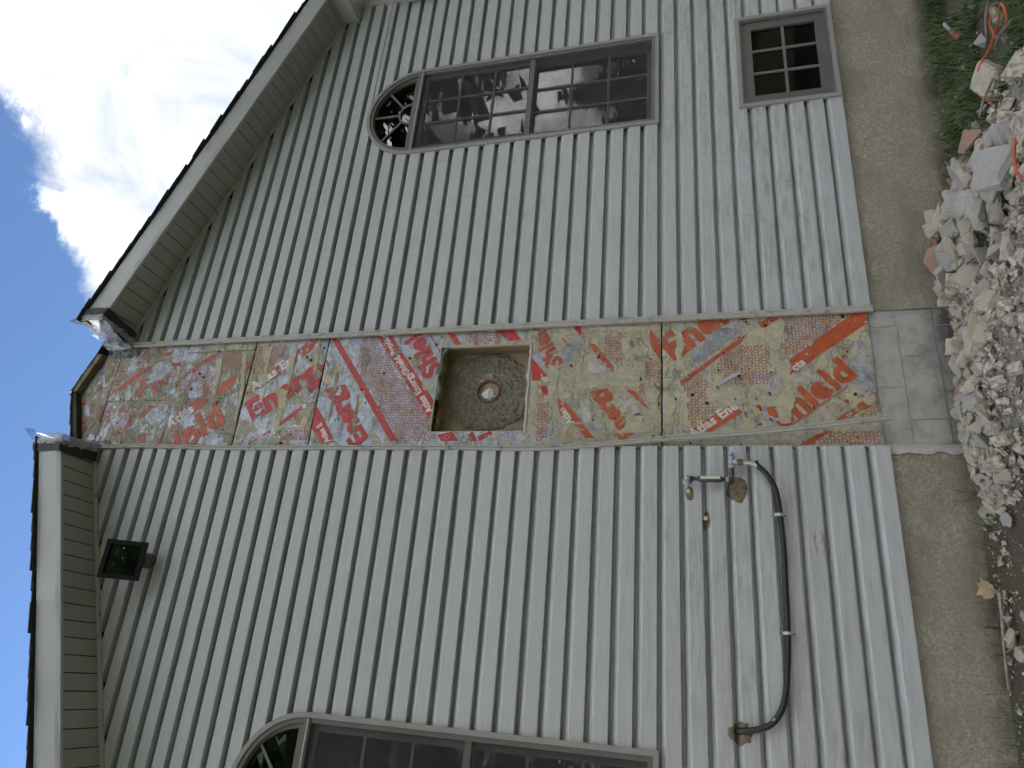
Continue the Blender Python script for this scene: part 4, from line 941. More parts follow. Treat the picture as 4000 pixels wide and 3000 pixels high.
def rock_mesh(seed, asp):
    rr = random.Random(seed); bm = bmesh.new()
    for i in range(rr.choice((12, 14, 17, 20))):
        d = Vector((rr.uniform(-1, 1), rr.uniform(-1, 1), rr.uniform(-1, 1))); mxx = max(abs(d.x), abs(d.y), abs(d.z)); d /= mxx**.95
        bm.verts.new((d.x*asp[0]*.5, d.y*asp[1]*.5, d.z*asp[2]*.5))
    res = bmesh.ops.convex_hull(bm, input=bm.verts[:])
    bmesh.ops.delete(bm, geom=[q for q in set(res['geom_interior']+res['geom_unused']) if isinstance(q, bmesh.types.BMVert)], context='VERTS')
    bmesh.ops.dissolve_limit(bm, angle_limit=.22, verts=bm.verts[:], edges=bm.edges[:])
    bmesh.ops.bevel(bm, geom=bm.edges[:], offset=.022, segments=1, affect='EDGES', clamp_overlap=True)
    bmesh.ops.triangulate(bm, faces=bm.faces[:])
    bmesh.ops.subdivide_edges(bm, edges=[e_ for e_ in bm.edges if e_.calc_length() > .16], cuts=2, use_grid_fill=True)
    for v in bm.verts: v.co += v.co.normalized()*(0.040*noise.noise(v.co*7+Vector((seed, 0, 0)))+.020*noise.noise(v.co*19))
    bmesh.ops.triangulate(bm, faces=bm.faces[:])
    me = bpy.data.meshes.new('rubble'); bm.to_mesh(me); bm.free(); me.update(); return me
ROCKS = {}
for kind in RK:
    ROCKS[kind] = []
    for i in range(7 if kind in ('pale', 'grey') else 3):
        asp = ((1, .8, .52), (1, .9, .62), (1, .55, .40), (1, .8, .28), (1, .68, .5))[i % 5]; me = rock_mesh(hash(kind) % 97 if False else 13*len(ROCKS)+i*3+1, asp); me.materials.append(RK[kind]); ROCKS[kind].append(me)
rr = random.Random(77)
def put_rock(x, y, s, kind, name='concrete_chunk', lift=0, rot=None):
    o = bpy.data.objects.new(name, rr.choice(ROCKS[kind])); COL.objects.link(o); o.scale = (s, s*rr.uniform(.85, 1.1), s*rr.uniform(.9, 1.15))
    o.rotation_euler = rot or (rr.uniform(-.6, .6), rr.uniform(-.6, .6), rr.uniform(0, 6.28)); o.location = (x, y, ground(x, y)+s*.14+lift); return o
CW = {'pale': 'whitish', 'grey': 'grey', 'tan': 'tan', 'brick': 'brick-red'}
def where(x, y):
    zx = 'dirt under the hose' if x < -.15 else ('hose half of block strip' if x < .42 else ('window half of block strip' if x < .88 else ('heap end by the blocks' if x < 1.18 else ('heap end by the grass' if x < 1.5 else 'grass patch'))))
    d = y/(.78+.52*max(x, -.3))
    return zx+', '+('by the wall' if d > -.3 else ('middle row' if d > -.6 else 'outer row'))
SHP = ['blocky', 'squarish', 'long', 'flat', 'stubby']
LABS = {}
def lab_rock(o, s, kind, x, y, shp):
    sz = 'big' if s > .135 else ('medium' if s > .095 else ('small' if s > .065 else 'tiny'))
    LABS.setdefault('%s %s %s chunk, %s' % (sz, shp, CW[kind], where(x, y)), []).append((x, o))
def finish_labels():
    for l, q in LABS.items():
        q.sort(key=lambda t_: t_[0])
        for i, (x, o) in enumerate(q):
            tag(o, l if len(q) == 1 else l+', '+('leftmost', 'second', 'third', 'fourth', 'fifth', 'sixth', 'seventh', 'eighth', 'ninth', 'tenth')[min(i, 9)]+(' of these' if i == 0 else ' from left'), 'rubble', 'masonry rubble chunks')
placed = []
def free(x, y, s):
    return all((x-a)**2+(y-b_)**2 > (.33*(s+q))**2 for a, b_, q in placed)
tries = 0; cnt = 0
while cnt < 292 and tries < 9000:
    tries += 1
    if cnt < 80: x, s = rr.uniform(.84, 1.32), rr.uniform(.10, .20)
    elif cnt < 148: x, s = rr.uniform(-.25, 1.0), rr.uniform(.07, .145)
    elif cnt < 182: x, s = rr.uniform(1.5, 2.5), rr.uniform(.04, .10)
    elif cnt < 198: x, s = rr.uniform(-1.25, -.25), rr.uniform(.04, .09)
    else: x, s = rr.uniform(-.4, 1.4), rr.uniform(.035, .085)
    ye = -.44-.52*max(x, -.45)-.34
    y = rr.uniform(ye, -.06)
    if y > -.06-s*.5: continue
    if x > 1.48 and y > -.25: continue
    if 1.05 < x < 1.5 and x > 1.42+.22*y: continue
    if not free(x, y, s) and rr.random() > .06: continue
    placed.append((x, y, s)); kind = rr.choices(('pale', 'grey', 'tan', 'brick'), (.62, .27, .09, .02))[0]
    lift = (rr.uniform(.01, .07) if s > .09 else rr.uniform(.0, .05)) if .75 < x < 1.5 else rr.uniform(0, .02)
    o = put_rock(x, y, s, kind, 'masonry_chunk', lift); lab_rock(o, s, kind, x, y, SHP[ROCKS[kind].index(o.data) % 5]); cnt += 1
finish_labels()
for (x, y, s, rt, lb) in ((1.38, -.86, .26, (.5, .3, .4), 'larger brick-red clay flue shard propped on the rubble heap'), (1.25, -.74, .21, (-.3, .7, 1.9), 'smaller brick-red clay shard wedged below the larger one')):
    o = put_rock(x, y, s, 'brick', 'clay_shard', .06, rt); o.scale.z *= .45; tag(o, lb, 'clay shard')
o = bpy.data.objects.new('stone_slab', ROCKS['pale'][1]); COL.objects.link(o)
bm = bmesh.new(); bmesh.ops.create_cube(bm, size=1); bmesh.ops.scale(bm, vec=(.25, .15, .06), verts=bm.verts[:]); bmesh.ops.bevel(bm, geom=bm.edges[:], offset=.008, segments=2, affect='EDGES'); bmesh.ops.triangulate(bm, faces=bm.faces[:]); bmesh.ops.subdivide_edges(bm, edges=[e_ for e_ in bm.edges if e_.calc_length() > .03], cuts=4)
for v in bm.verts: v.co += Vector((noise.noise(v.co*30), noise.noise(v.co*30+Vector((5, 0, 0))), noise.noise(v.co*40+Vector((0, 5, 0)))))*.006
me = bpy.data.meshes.new('stone_slab'); bm.to_mesh(me); bm.free(); me.materials.append(RK['pale']); o.data = me; o.location = (1.76, -.83, ground(1.76, -.83)+.055); o.rotation_euler = (.1, -.05, .55); tag(o, 'flat whitish block with the orange cord across it in the grass', 'stone block')
# gravel and dust: thousands of crumbs in one mass
mb = MB(); rr = random.Random(55); fs8 = [(0, 2, 4), (2, 1, 4), (1, 3, 4), (3, 0, 4), (2, 0, 5), (1, 2, 5), (3, 1, 5), (0, 3, 5)]
for i in range(13000):
    x, y = rr.gauss(.5, .55), -.05-abs(rr.gauss(0, .62))
    if i % 12 == 0: x, y = rr.uniform(-1.6, 2.8), -.04-abs(rr.gauss(0, .3))
    elif x < -.45 and rr.random() < .8: continue
    if y < -2.2 or x > 2.9: continue
    s_ = .0035*math.exp(abs(rr.gauss(0, .75))); z = ground(x, y)+s_*.3+rr.uniform(0, .012)
    M = Matrix.Rotation(rr.uniform(0, 6), 3, 'Z') @ Matrix.Rotation(rr.uniform(-1, 1), 3, 'X')
    q = [Vector(v) for v in ((1, 0, 0), (-1, 0, 0), (0, .8, 0), (0, -.8, 0), (.1, .1, .65), (0, 0, -.6))]
    mb.add([Vector((x, y, z))+M @ (v*s_*rr.uniform(.75, 1.2)) for v in q], fs8)
for i in range(1500):
    x = rr.uniform(-.45, 1.7); y = rr.uniform(-1.9, -.05); s_ = .010*math.exp(abs(rr.gauss(0, .55))); z = ground(x, y)+s_*.3+(rr.uniform(0, .05) if .8 < x < 1.5 else rr.uniform(0, .02))
    if x > 1.35 and rr.random() < .85: continue
    M = Matrix.Rotation(rr.uniform(0, 6), 3, 'Z') @ Matrix.Rotation(rr.uniform(-1, 1), 3, 'X') @ Matrix.Rotation(rr.uniform(-1, 1), 3, 'Y')
    q = [Vector((a, b_*.75, c_*.55))*rr.uniform(.75, 1.2) for a in (-1, 1) for b_ in (-1, 1) for c_ in (-1, 1)]
    mb.add([Vector((x, y, z))+M @ (v*s_) for v in q], [(0, 1, 3, 2), (4, 6, 7, 5), (0, 4, 5, 1), (2, 3, 7, 6), (0, 2, 6, 4), (1, 5, 7, 3)])
GRAV = Mat('gravel_crumbs', .95); v = GRAV.noise(45, 3, .6); GRAV.color(GRAV.mix(GRAV.rng(v, .35, .65), (.24, .21, .165), (.55, .495, .41))); o = mb.build('gravel', GRAV.m); tag(o, 'pale gravel and crushed mortar between the chunks', kind='stuff')
# grass
k = Mat('grass_blades', .6); oi = k.noise(26, 3); k.color(k.mix(k.rng(oi, .3, .7), (.026, .058, .016), (.12, .17, .05))); k.p.inputs['Subsurface Weight'].default_value = 0; GRASS = k.m
mb = MB(); rr = random.Random(66)
def blade(x, y, h, lean, w_=.0022):
    a = rr.uniform(0, 6.28); dx, dy = math.cos(a), math.sin(a); z = ground(x, y)-.004; l1 = lean*rr.uniform(.4, 1.2)
    px, py = -dy*w_, dx*w_
    mb.add([(x-px, y-py, z), (x+px, y+py, z), (x+dx*l1*.35+px*.8, y+dy*l1*.35+py*.8, z+h*.6), (x+dx*l1*.35-px*.8, y+dy*l1*.35-py*.8, z+h*.6), (x+dx*l1, y+dy*l1, z+h*rr.uniform(.75, 1))], [(0, 1, 2, 3), (3, 2, 4)])
i = 0
while i < 26000:
    x, y = rr.uniform(1.15, 4.3), rr.uniform(-2.4, -.07)
    dd = nz(x, y, 8, 2.6)+.45*nz(x, y, 2, 9)+.28*sstep(1.2, 2.0, x)+.12*sstep(-.9, -.3, y)-.10*sstep(-.18, -.06, y)
    i += 1
    if dd < .23 or (1.6 < x < 1.93 and -1.0 < y < -.68 and rr.random() < .8): continue
    h = rr.uniform(.03, .10)*(1+.6*max(0, dd)); blade(x, y, h, h*1.1, rr.uniform(.002, .0042))
for i in range(240):
    x, y = rr.uniform(-1.9, 1.2), -.035-abs(rr.gauss(0, .10)); h = rr.uniform(.05, .16)
    if nz(x, y, 4, 3.1) > .05: blade(x, y, h, h*.7)
for x, y, h in ((1.03, -.12, .2), (1.05, -.11, .22), (1.12, -.14, .15), (.86, -.10, .13), (.9, -.1, .16), (-.3, -.07, .22), (-.33, -.09, .15), (-.95, -.06, .14), (-1.05, -.07, .12)):
    for q in range(3): blade(x+rr.uniform(-.02, .02), y, h, h*.8, .003)
o = mb.build('grass', GRASS); tag(o, 'dark green grass tufts along the foundation', kind='stuff')
# sticks, scrap, cord, hook
STICK = plain('weathered_stick', (.26, .235, .20), .9, 0, .25, 30, .5)
def stick(pts, rad, lab):
    P = smooth([(x, y, ground(x, y)+h) for x, y, h in pts], 5); o = MB().tube(P, [rad*(1-.35*i/len(P))*(1+.15*nz(i, 1, 1, .7)) for i in range(len(P))], 8).build('stick', STICK, None, True); tag(o, lab, 'stick', 'sticks on the ground')
stick([(2.22, -.98, .05), (2.15, -.9, .05), (2.08, -.82, .03)], .010, 'straight grey stick nearest the red-handled hook')
stick([(1.77, -1.19, .06), (1.82, -1.06, .06), (1.87, -.94, .04)], .009, 'grey stick lying under the orange cord loop')
stick([(-.80, -.22, .05), (-.92, -.17, .04), (-1.05, -.15, .04), (-1.22, -.06, .02)], .009, 'long bent stick in the dirt left of the bare block strip')
stick([(1.58, -1.02, .08), (1.52, -.93, .09), (1.45, -.9, .08)], .007, 'short mossy stick among the chunks beside the slab')
SCRAP = plain('tan_scrap', (.55, .40, .25), .85, 0, .12, 20)
mb = MB(); P = []; rr = random.Random(8)
for i in range(18): a = i/18*6.283; q = .042*rr.uniform(.6, 1.25); P.append((-.765+q*math.cos(a)*1.25, -.385+.055+q*math.sin(a)*1.1))
mb.prism(P, -.062, -.056); tag(mb.build('foam_scrap', SCRAP), 'ragged tan facing scrap leaning on the foundation below the hose', 'scrap')
CORD = plain('orange_cord', (.50, .10, .03), .55, 0, .2, 25)
def cord(pts, lab): 
    P = smooth([(x, y, ground(x, y)+h) for x, y, h in pts], 8); o = MB().tube(P, .0065, 8).build('extension_cord', CORD, None, True); tag(o, lab, 'cord', 'orange extension cord pieces')
cord([(2.14, -.95, .03), (2.06, -.93, .05), (1.97, -.95, .05), (1.88, -1.00, .06), (1.83, -1.05, .06), (1.79, -1.16, .07), (1.84, -1.19, .08), (1.95, -1.13, .07), (1.90, -1.04, .06), (1.885, -.92, .06), (1.85, -.84, .085), (1.81, -.78, .085), (1.76, -.76, .085), (1.69, -.77, .06), (1.63, -.79, .02)], 'orange extension cord looping over the slab in the grass')
cord([(.98, -1.50, .03), (.92, -1.44, .06), (.86, -1.40, .07), (.79, -1.37, .06), (.72, -1.36, .05), (.66, -1.42, .02)], 'orange cord end draped over the front of the rubble heap')
hk = empty('hooked_tool', (2.44, -.5, ground(2.44, -.5))); tag(hk, 'red-handled tool with a bent grey hook lying in the grass', 'hand tool')
REDP = plain('faded_red_rubber', (.34, .09, .085), .6, 0, .2, 30); GREYP = plain('grey_plastic', (.36, .37, .37), .5, 0, .1)
def local(mb, o): mb.v = [(x-o.location.x, y-o.location.y, z-o.location.z) for x, y, z in mb.v]; return mb
g0 = ground(2.5, -.46)
P = [(2.42, -.525, g0+.035), (2.43, -.518, g0+.04), (2.47, -.49, g0+.045), (2.52, -.465, g0+.05), (2.55, -.45, g0+.052)]
local(MB().tube(P, [.026, .028, .021, .018, .016], 12), hk).build('handle', REDP, hk, True)
P = smooth([(2.55, -.45, g0+.052), (2.63, -.42, g0+.062), (2.68, -.40, g0+.055), (2.69, -.395, g0+.01)], 5)
local(MB().tube(P, .011, 10), hk).build('hook', GREYP, hk, True)
# ------------------------------------------------------------------ things fixed on the wall
IRON = plain('black_iron_pipe', (.055, .05, .048), .5, .3, .3, 30); GALV = plain('galvanised_fitting', (.36, .40, .46), .5, .35, .15, 40, .3); BRASS = plain('tarnished_brass', (.20, .14, .06), .45, .6, .3, 40); STEEL = plain('stainless_hose', (.55, .55, .53), .3, .9, .05)
RUB = plain('black_hose_jacket', (.018, .018, .02), .42, 0, .2, 12); CLIP = plain('grey_clip', (.42, .43, .43), .5, 0, .1); LABELP = plain('pale_label', (.62, .63, .50), .6, 0, .05)
YG = -.052
gas = empty('gas_pipe_fitting', (-.22, YG, .845)); tag(gas, 'black iron gas nipple with galvanised tee and brass nut on the siding', 'gas fitting')
def G(mb, name, mat, sm=True): return local(mb, gas).build(name, mat, gas, sm)
G(MB().tube([(-.216, YG, 1.082), (-.216, YG, 1.055), (-.216, YG, 1.036), (-.217, YG, 1.028), (-.218, YG, .908), (-.219, YG, .898), (-.219, YG, .878)], [.011, .011, .012, .0185, .0185, .012, .012], 16), 'nipple', IRON)
G(MB().tube([(-.215, .0, 1.095), (-.215, -.004, 1.095), (-.215, -.0045, 1.095), (-.215, YG-.010, 1.095), (-.215, YG-.018, 1.095)], [.030, .030, .016, .017, .012], 18), 'wall_flange', GALV)
G(MB().tube([(-.2155, YG, 1.088), (-.2155, YG, 1.062)], .0155, 14), 'collar', IRON)
G(MB().box(-.2215, -.205, YG-.0205, YG-.0165, .912, 1.022), 'paper_label', LABELP, False)
G(MB().tube([(-.219, YG, .884), (-.219, YG, .866)], .015, 6), 'hex_nut', GALV, False)
G(MB().tube(smooth([(-.219, YG, .868), (-.219, YG, .855), (-.214, YG, .849), (-.200, YG, .848)], 4), .0125, 12), 'elbow', IRON)
G(MB().tube([(-.219, YG, .852), (-.219, .012, .852)], .010, 10), 'wall_stub', IRON)
for a, b_, q in ((-.203, -.190, .0145), (-.186, -.170, .0165), (-.163, -.152, .0135)): G(MB().tube([(a, YG, .848), (b_, YG, .848)], q, 6), 'hex_nut', BRASS, False)
G(MB().tube([(-.206, YG, .848), (-.146, YG, .848)], .009, 10), 'tail_pipe', IRON)
G(MB().tube([(-.152, YG, .848), (-.1515, YG, .848), (-.141, YG, .848), (-.1405, YG, .848), (-.092, YG, .847), (-.0915, YG, .847), (-.080, YG, .847), (-.0795, YG, .847), (-.072, YG, .847)], [.012, .019, .019, .0165, .0165, .0195, .0195, .013, .013], 18), 'tee_body', GALV)
G(MB().tube([(-.074, YG, .847), (-.060, YG, .847), (-.056, YG, .847)], [.0185, .0185, .013], 8), 'end_cap', GALV, False)
G(MB().tube([(-.116, YG, .846), (-.116, YG, .824), (-.116, YG, .8235), (-.116, YG, .814)], [.0155, .0155, .018, .018], 14), 'tee_branch', GALV)
G(MB().tube([(-.117, YG, .815), (-.118, YG, .783)], .0175, 6), 'brass_nut', BRASS, False)
G(MB().tube([(-.1175, YG, .807), (-.1177, YG, .802)], .0192, 14), 'brass_ring', BRASS)
hosepts = smooth([(-.118, YG, .785), (-.121, YG, .755), (-.128, YG, .722), (-.150, -.050, .690), (-.193, -.046, .654), (-.273, -.040, .617), (-.388, -.030, .602), (-.589, -.024, .594), (-.74, -.023, .596), (-1.032, -.023, .602), (-1.236, -.025, .619), (-1.36, -.028, .642), (-1.43, -.033, .676), (-1.476, -.036, .724), (-1.500, -.030, .79), (-1.510, -.008, .845), (-1.514, .02, .875)], 8)
P = [hosepts[0]]; 
for i in range(26): P.append(tuple(Vector(hosepts[0]).lerp(Vector(hosepts[8]), i/8) if i < 8 else Vector(hosepts[i])))
st = hosepts[:26]; fine_ = []
for a, b_ in zip(st, st[1:]):
    for q in range(4): fine_.append(tuple(Vector(a).lerp(Vector(b_), q/4)))
hose = empty('gas_hose', (-.118, YG, .785)); tag(hose, 'black jacketed gas hose curving along the siding into the wall', 'hose')
local(MB().tube(fine_, [.0135 if i % 3 else .0105 for i in range(len(fine_))], 14), hose).build('corrugated_end', STEEL, hose, True)
jk = hosepts[20:]
local(MB().tube(jk, [.0155]*len(jk), 16), hose).build('black_jacket', RUB, hose, True)
a = Vector(hosepts[19]); local(MB().add([a+Vector((.022, -.012, .012)), a+Vector((.030, -.004, -.006)), Vector(jk[3])+Vector((.014, -.014, 0)), Vector(jk[2])+Vector((-.004, -.0205, .006))], [(0, 1, 2, 3)]), hose).build('jacket_flap', RUB, hose)
def clip_(x, z, ang, lab):
    c_ = empty('hose_clip', (x, 0, z)); c_.rotation_euler = (0, ang, 0); tag(c_, lab, 'hose clip', 'grey clips holding the hose')
    yc = -.024; mb = MB(); path = []
    for i in range(13):
        t = math.pi*i/12; path.append(((0, yc-.0215*math.sin(t), .0215*math.cos(t)), (1, 0, 0), (0, -math.sin(t), math.cos(t))))
    mb.sweep(path, [(-.008, 0), (.008, 0), (.008, .004), (-.008, .004)], True); mb.build('strap', CLIP, c_)
    for s_ in (-1, 1):
        zc = s_*.034; MB().box(-.009, .009, -.006, .001, zc-.013, zc+.011).build('ear', CLIP, c_, False, .002)
        MB().tube([(0, -.006, zc), (0, -.010, zc)], .005, 8).build('screw', IRON, c_)
clip_(-.412, .606, 0, 'grey hose clip nearest the tee fitting'); clip_(-1.032, .602, 0, 'grey hose clip in the middle of the straight hose run'); clip_(-1.447, .694, -.75, 'grey hose clip tilted on the bend before the wall hole')
# spray-foam plugs and stains
k = Mat('old_spray_foam', .9); v = k.noise(60, 7, .75, .8); w_ = k.noise(22, 5); k.color(k.mix(k.rng(w_, .35, .65), k.mix(v, (.06, .045, .025), (.24, .18, .095)), k.mix(v, (.12, .10, .07), (.36, .31, .22)))); k.bump(v, 1, .008); SPRAY = k.m
PLUG = plain('pale_plug', (.50, .455, .34), .8, 0, .1, 25, .3)
def foam_patch(x, z, rx, rz, hole_, lab, seed, plug=True):
    e_ = empty('foam_patch', (x, 0, z)); tag(e_, lab, 'foam patch', 'spray foam patches on the siding')
    mb = MB(); na, nr = 40, 8; vs = []
    for j in range(nr+1):
        for i in range(na):
            a = 2*math.pi*i/na; q = 1+.30*nz(math.cos(a), math.sin(a), seed, 1.7)+.16*nz(math.cos(a), math.sin(a), seed, 6); t = .12+.88*j/nr
            X, Z_ = rx*q*t*math.cos(a), rz*q*t*math.sin(a)
            d = (z+Z_) % C
            vs.append((X, prof_at(d)-.002-.010*max(0, 1-t**3)*(.6+.8*abs(nz(X, seed, Z_, 70))), Z_))
    mb.add(vs, [(j*na+i, j*na+(i+1) % na, (j+1)*na+(i+1) % na, (j+1)*na+i) for j in range(nr) for i in range(na)] + [tuple(range(na-1, -1, -1))]); mb.build('foam', SPRAY, e_, True)
    if plug: MB().tube([(hole_[0], -.004, hole_[1]), (hole_[0], -.014, hole_[1]), (hole_[0], -.0155, hole_[1])], [.013, .013, .009], 16).build('plug', PLUG, e_, True)
foam_patch(-.292, 1.086, .050, .028, (.014, .004), 'small grey foam patch with pale plug beside the upper pipe flange', 2.1)
foam_patch(-.445, .993, .052, .022, (.010, .003), 'dark foam patch with round pale plug, lower and farther left', 5.3)
foam_patch(-.262, .818, .075, .052, (0, 0), 'large brown foam patch behind the tee fitting elbow', 8.7, False)
foam_patch(-1.525, .855, .055, .052, (0, 0), 'crusty foam ring where the black hose enters the wall', 11.2, False)
# rust scuffs on the siding below the hose
# floodlight
BLK = plain('black_cast_metal', (.009, .009, .010), .7, 0, .2, 20, 0, 60, .2); REFL = plain('dull_reflector', (.30, .30, .28), .35, .7, .3, 14); BULB = plain('frosted_bulb', (.6, .6, .58), .3, 0, .05); FG = glass('flood_glass', 1.6)
fl = empty('floodlight', (-.823, 0, 4.715)); tag(fl, 'black square floodlight tilted down under the eave', 'floodlight')
MB().tube([(0, .012, 0), (0, -.012, 0), (0, -.05, .006), (0, -.065, .012)], [.052, .052, .047, .036], 22).build('wall_box', plain('grey_metal_box', (.10, .105, .105), .4, .3, .15), fl, True)
MB().tube([(0, -.06, .012), (-.01, -.095, .03), (-.018, -.115, .05)], .012, 10).build('arm', BLK, fl, True)
for s_ in (-1, 1): MB().tube([(s_*.046, -.02, .02), (s_*.056, -.02, .024)], .006, 8).build('screw', BLK, fl)
T = Matrix.Translation((-.025, -.165, .045)) @ Matrix.Rotation(math.radians(22), 4, 'X')
def head(mb): mb.v = [tuple(T @ Vector(v)) for v in mb.v]; return mb
W2, H2 = .122, .128
o = head(MB().add([(-W2, -.012, -H2), (W2, -.012, -H2), (W2, -.012, H2), (-W2, -.012, H2), (-W2*.72, .055, -H2*.62), (W2*.72, .055, -H2*.62), (W2*.72, .055, H2*.62), (-W2*.72, .055, H2*.62)], [(4, 7, 6, 5), (0, 4, 5, 1), (1, 5, 6, 2), (2, 6, 7, 3), (3, 7, 4, 0)])).build('housing', BLK, fl)
mb = MB(); Q = [(-W2-.004, -H2-.004), (W2+.004, -H2-.004), (W2+.004, H2+.004), (-W2-.004, H2+.004)]; q_ = [(-W2+.026, -H2+.026), (W2-.026, -H2+.026), (W2-.026, H2-.026), (-W2+.026, H2-.026)]
vs = [(x, y, z) for y in (-.030, -.011) for R_ in (Q, q_) for x, z in R_]
fs = []
for i in range(4):
    j = (i+1) % 4; fs += [(i, j, 4+j, 4+i), (8+i, 12+i, 12+j, 8+j), (i, 8+i, 8+j, j), (4+i, 4+j, 12+j, 12+i)]
mb.add(vs, fs); head(mb).build('bezel', BLK, fl, False, .003)
head(MB().box(-W2+.022, W2-.022, -.020, -.017, -H2+.022, H2-.022)).build('lens', FG, fl)
vs = []; mb = MB()
for i in range(9):
    a = -1.1+2.2*i/8
    for X in (-W2+.02, W2-.02): vs.append((X, .040*math.cos(a)-.006, (H2-.022)*math.sin(a)/math.sin(1.1)))
mb.add(vs, [(2*i, 2*i+1, 2*i+3, 2*i+2) for i in range(8)]); head(mb).build('reflector', REFL, fl, True)
head(MB().tube([(-.05, .006, 0), (.05, .006, 0)], .007, 10)).build('bulb', BULB, fl, True)
for s_ in (-.5, .5): head(MB().tube([(s_*.02-.0, -.02, -H2-.004), (s_*.02, -.02, -H2-.018)], .005, 8)).build('knob', BLK, fl)
# ---- plastic-wrapped rake ends
k = Mat('clear_plastic_sheet', .12, 0, .7); v = k.noise(14, 4, .6, 1.2); k.color((.45, .47, .50)); k.p.inputs['Roughness'].default_value = .28; k.bump(v, .35, .02); t = N(k.nt, 'ShaderNodeBsdfTransparent'); ms = N(k.nt, 'ShaderNodeMixShader'); k.l(k.rng(v, .3, .7, .30, .80), ms.inputs[0]); k.l(t.outputs[0], ms.inputs[1]); k.l(k.p.outputs[0], ms.inputs[2]); k.l(ms.outputs[0], k.out.inputs[0]); PLAST = k.m
k = Mat('black_tape', .6); v = k.noise(30, 4, .6, 1.5); k.color(k.mix(v, (.006, .007, .009), (.022, .023, .028))); k.bump(v, .6, .008); TAPE = k.m
k = Mat('silver_black_tape', .28, .2); v = k.noise(26, 4, .6, 1.5); k.color(k.mix(k.rng(v, .45, .65), (.02, .023, .03), (.20, .22, .26))); k.bump(v, .7, .01); TAPE2 = k.m
def bilinear(A, B_, C_, D, nu, nv, amp, seed, sc=9):
    A, B_, C_, D = map(Vector, (A, B_, C_, D)); nrm = (B_-A).cross(D-A).normalized(); vs = []
    for j in range(nv+1):
        for i in range(nu+1):
            s_, t_ = i/nu, j/nv; p_ = (A*(1-s_)+B_*s_)*(1-t_)+(D*(1-s_)+C_*s_)*t_
            q = amp*(noise.noise(p_*sc+Vector((seed, 0, 0)))+.8*abs(noise.noise(p_*sc*2.4+Vector((0, seed, 0)))))
            vs.append(p_+nrm*q+Vector((0, 0, amp*.4*noise.noise(p_*sc*1.7+Vector((0, 0, seed))))))
    return vs, [(j*(nu+1)+i, j*(nu+1)+i+1, (j+1)*(nu+1)+i+1, (j+1)*(nu+1)+i) for j in range(nv) for i in range(nu)]
zr = sof(XE1); E1 = XE1
wr = empty('plastic_wrap'); tag(wr, 'crumpled clear plastic taped over the cut right rake end at the ridge', 'plastic wrap', 'plastic wrapped rake ends')
mb = MB()
mb.add(*bilinear((E1+.03, -OV-.012, zr+.21), (E1-.105, -.03, zr+.17), (E1-.115, -.03, zr-.075), (E1+.02, -OV-.012, zr-.02), 22, 12, .022, 3.))   # over the cut end
mb.add(*bilinear((E1+.06, -OV-.014, zr+.215), (E1+.03, -OV-.014, zr+.215), (E1+.02, -OV-.014, zr-.02), (E1+.06, -OV-.014, zr-.02), 4, 10, .006, 5.))
mb.add(*bilinear((E1+.02, -OV-.012, zr-.020), (E1-.105, -.03, zr-.075), (E1+.0, -.02, zr-.055), (E1+.06, -OV-.01, zr-.028), 16, 5, .010, 7.))
mb.add(*bilinear((E1+.03, -OV-.012, zr+.215), (E1-.02, -OV-.05, zr+.255), (E1-.02, -OV+.03, zr+.20), (E1+.02, -OV+.02, zr+.22), 8, 3, .006, 9.))
mb.build('plastic_sheet', PLAST, wr, True)
MB().add(*bilinear((E1+.105, -OV-.016, zr+.205), (E1+.045, -OV-.018, zr+.222), (E1+.04, -OV-.018, zr-.022), (E1+.10, -OV-.016, zr-.045), 6, 14, .010, 2., 22)).build('black_tape', TAPE, wr, True)
MB().add(*bilinear((E1+.10, -OV-.012, zr-.048), (E1+.035, -OV-.014, zr-.026), (E1-.03, -.015, zr-.05), (E1+.035, -.015, zr-.062), 5, 16, .008, 4., 22)).build('black_tape', TAPE, wr, True)
MB().add(*bilinear((E1-.095, -.010, zr+.175), (E1-.165, .010, zr+.155), (E1-.155, .008, zr-.115), (E1-.10, -.010, zr-.10), 6, 18, .012, 6., 20)).build('wall_tape', TAPE2, wr, True)
zl = sof(XE0); E0 = XE0
wl = empty('plastic_wrap'); tag(wl, 'clear plastic cap with black tape on the cut left rake end at the ridge', 'plastic wrap', 'plastic wrapped rake ends')
mb = MB()
mb.add(*bilinear((E0-.045, -OV-.014, zl+.205), (E0+.035, -OV-.016, zl+.235), (E0+.03, -OV-.014, zl-.03), (E0-.045, -OV-.014, zl-.03), 10, 12, .012, 3.3))
mb.add(*bilinear((E0+.035, -OV-.014, zl+.23), (E0+.05, .0, zl+.22), (E0+.05, .0, zl-.06), (E0+.03, -OV-.012, zl-.03), 16, 10, .014, 4.3))
mb.add(*bilinear((E0-.045, -OV-.012, zl-.032), (E0+.03, -OV-.012, zl-.032), (E0+.045, -.01, zl-.05), (E0-.05, -.01, zl-.045), 8, 12, .012, 5.3))
mb.add(*bilinear((E0-.02, -OV-.014, zl+.225), (E0+.05, -OV-.08, zl+.265), (E0+.07, -OV-.02, zl+.25), (E0+.035, -OV-.01, zl+.225), 6, 4, .004, 6.3))
mb.build('plastic_sheet', PLAST, wl, True)
MB().add(*bilinear((E0-.105, -OV-.016, zl+.195), (E0-.035, -OV-.018, zl+.215), (E0-.03, -OV-.018, zl-.026), (E0-.095, -OV-.016, zl-.05), 6, 14, .009, 2.2, 22)).build('black_tape', TAPE, wl, True)
MB().add(*bilinear((E0-.10, -OV-.012, zl-.052), (E0-.03, -OV-.014, zl-.026), (E0-.01, -.018, zl-.05), (E0-.085, -.018, zl-.062), 5, 16, .008, 4.2, 22)).build('black_tape', TAPE, wl, True)
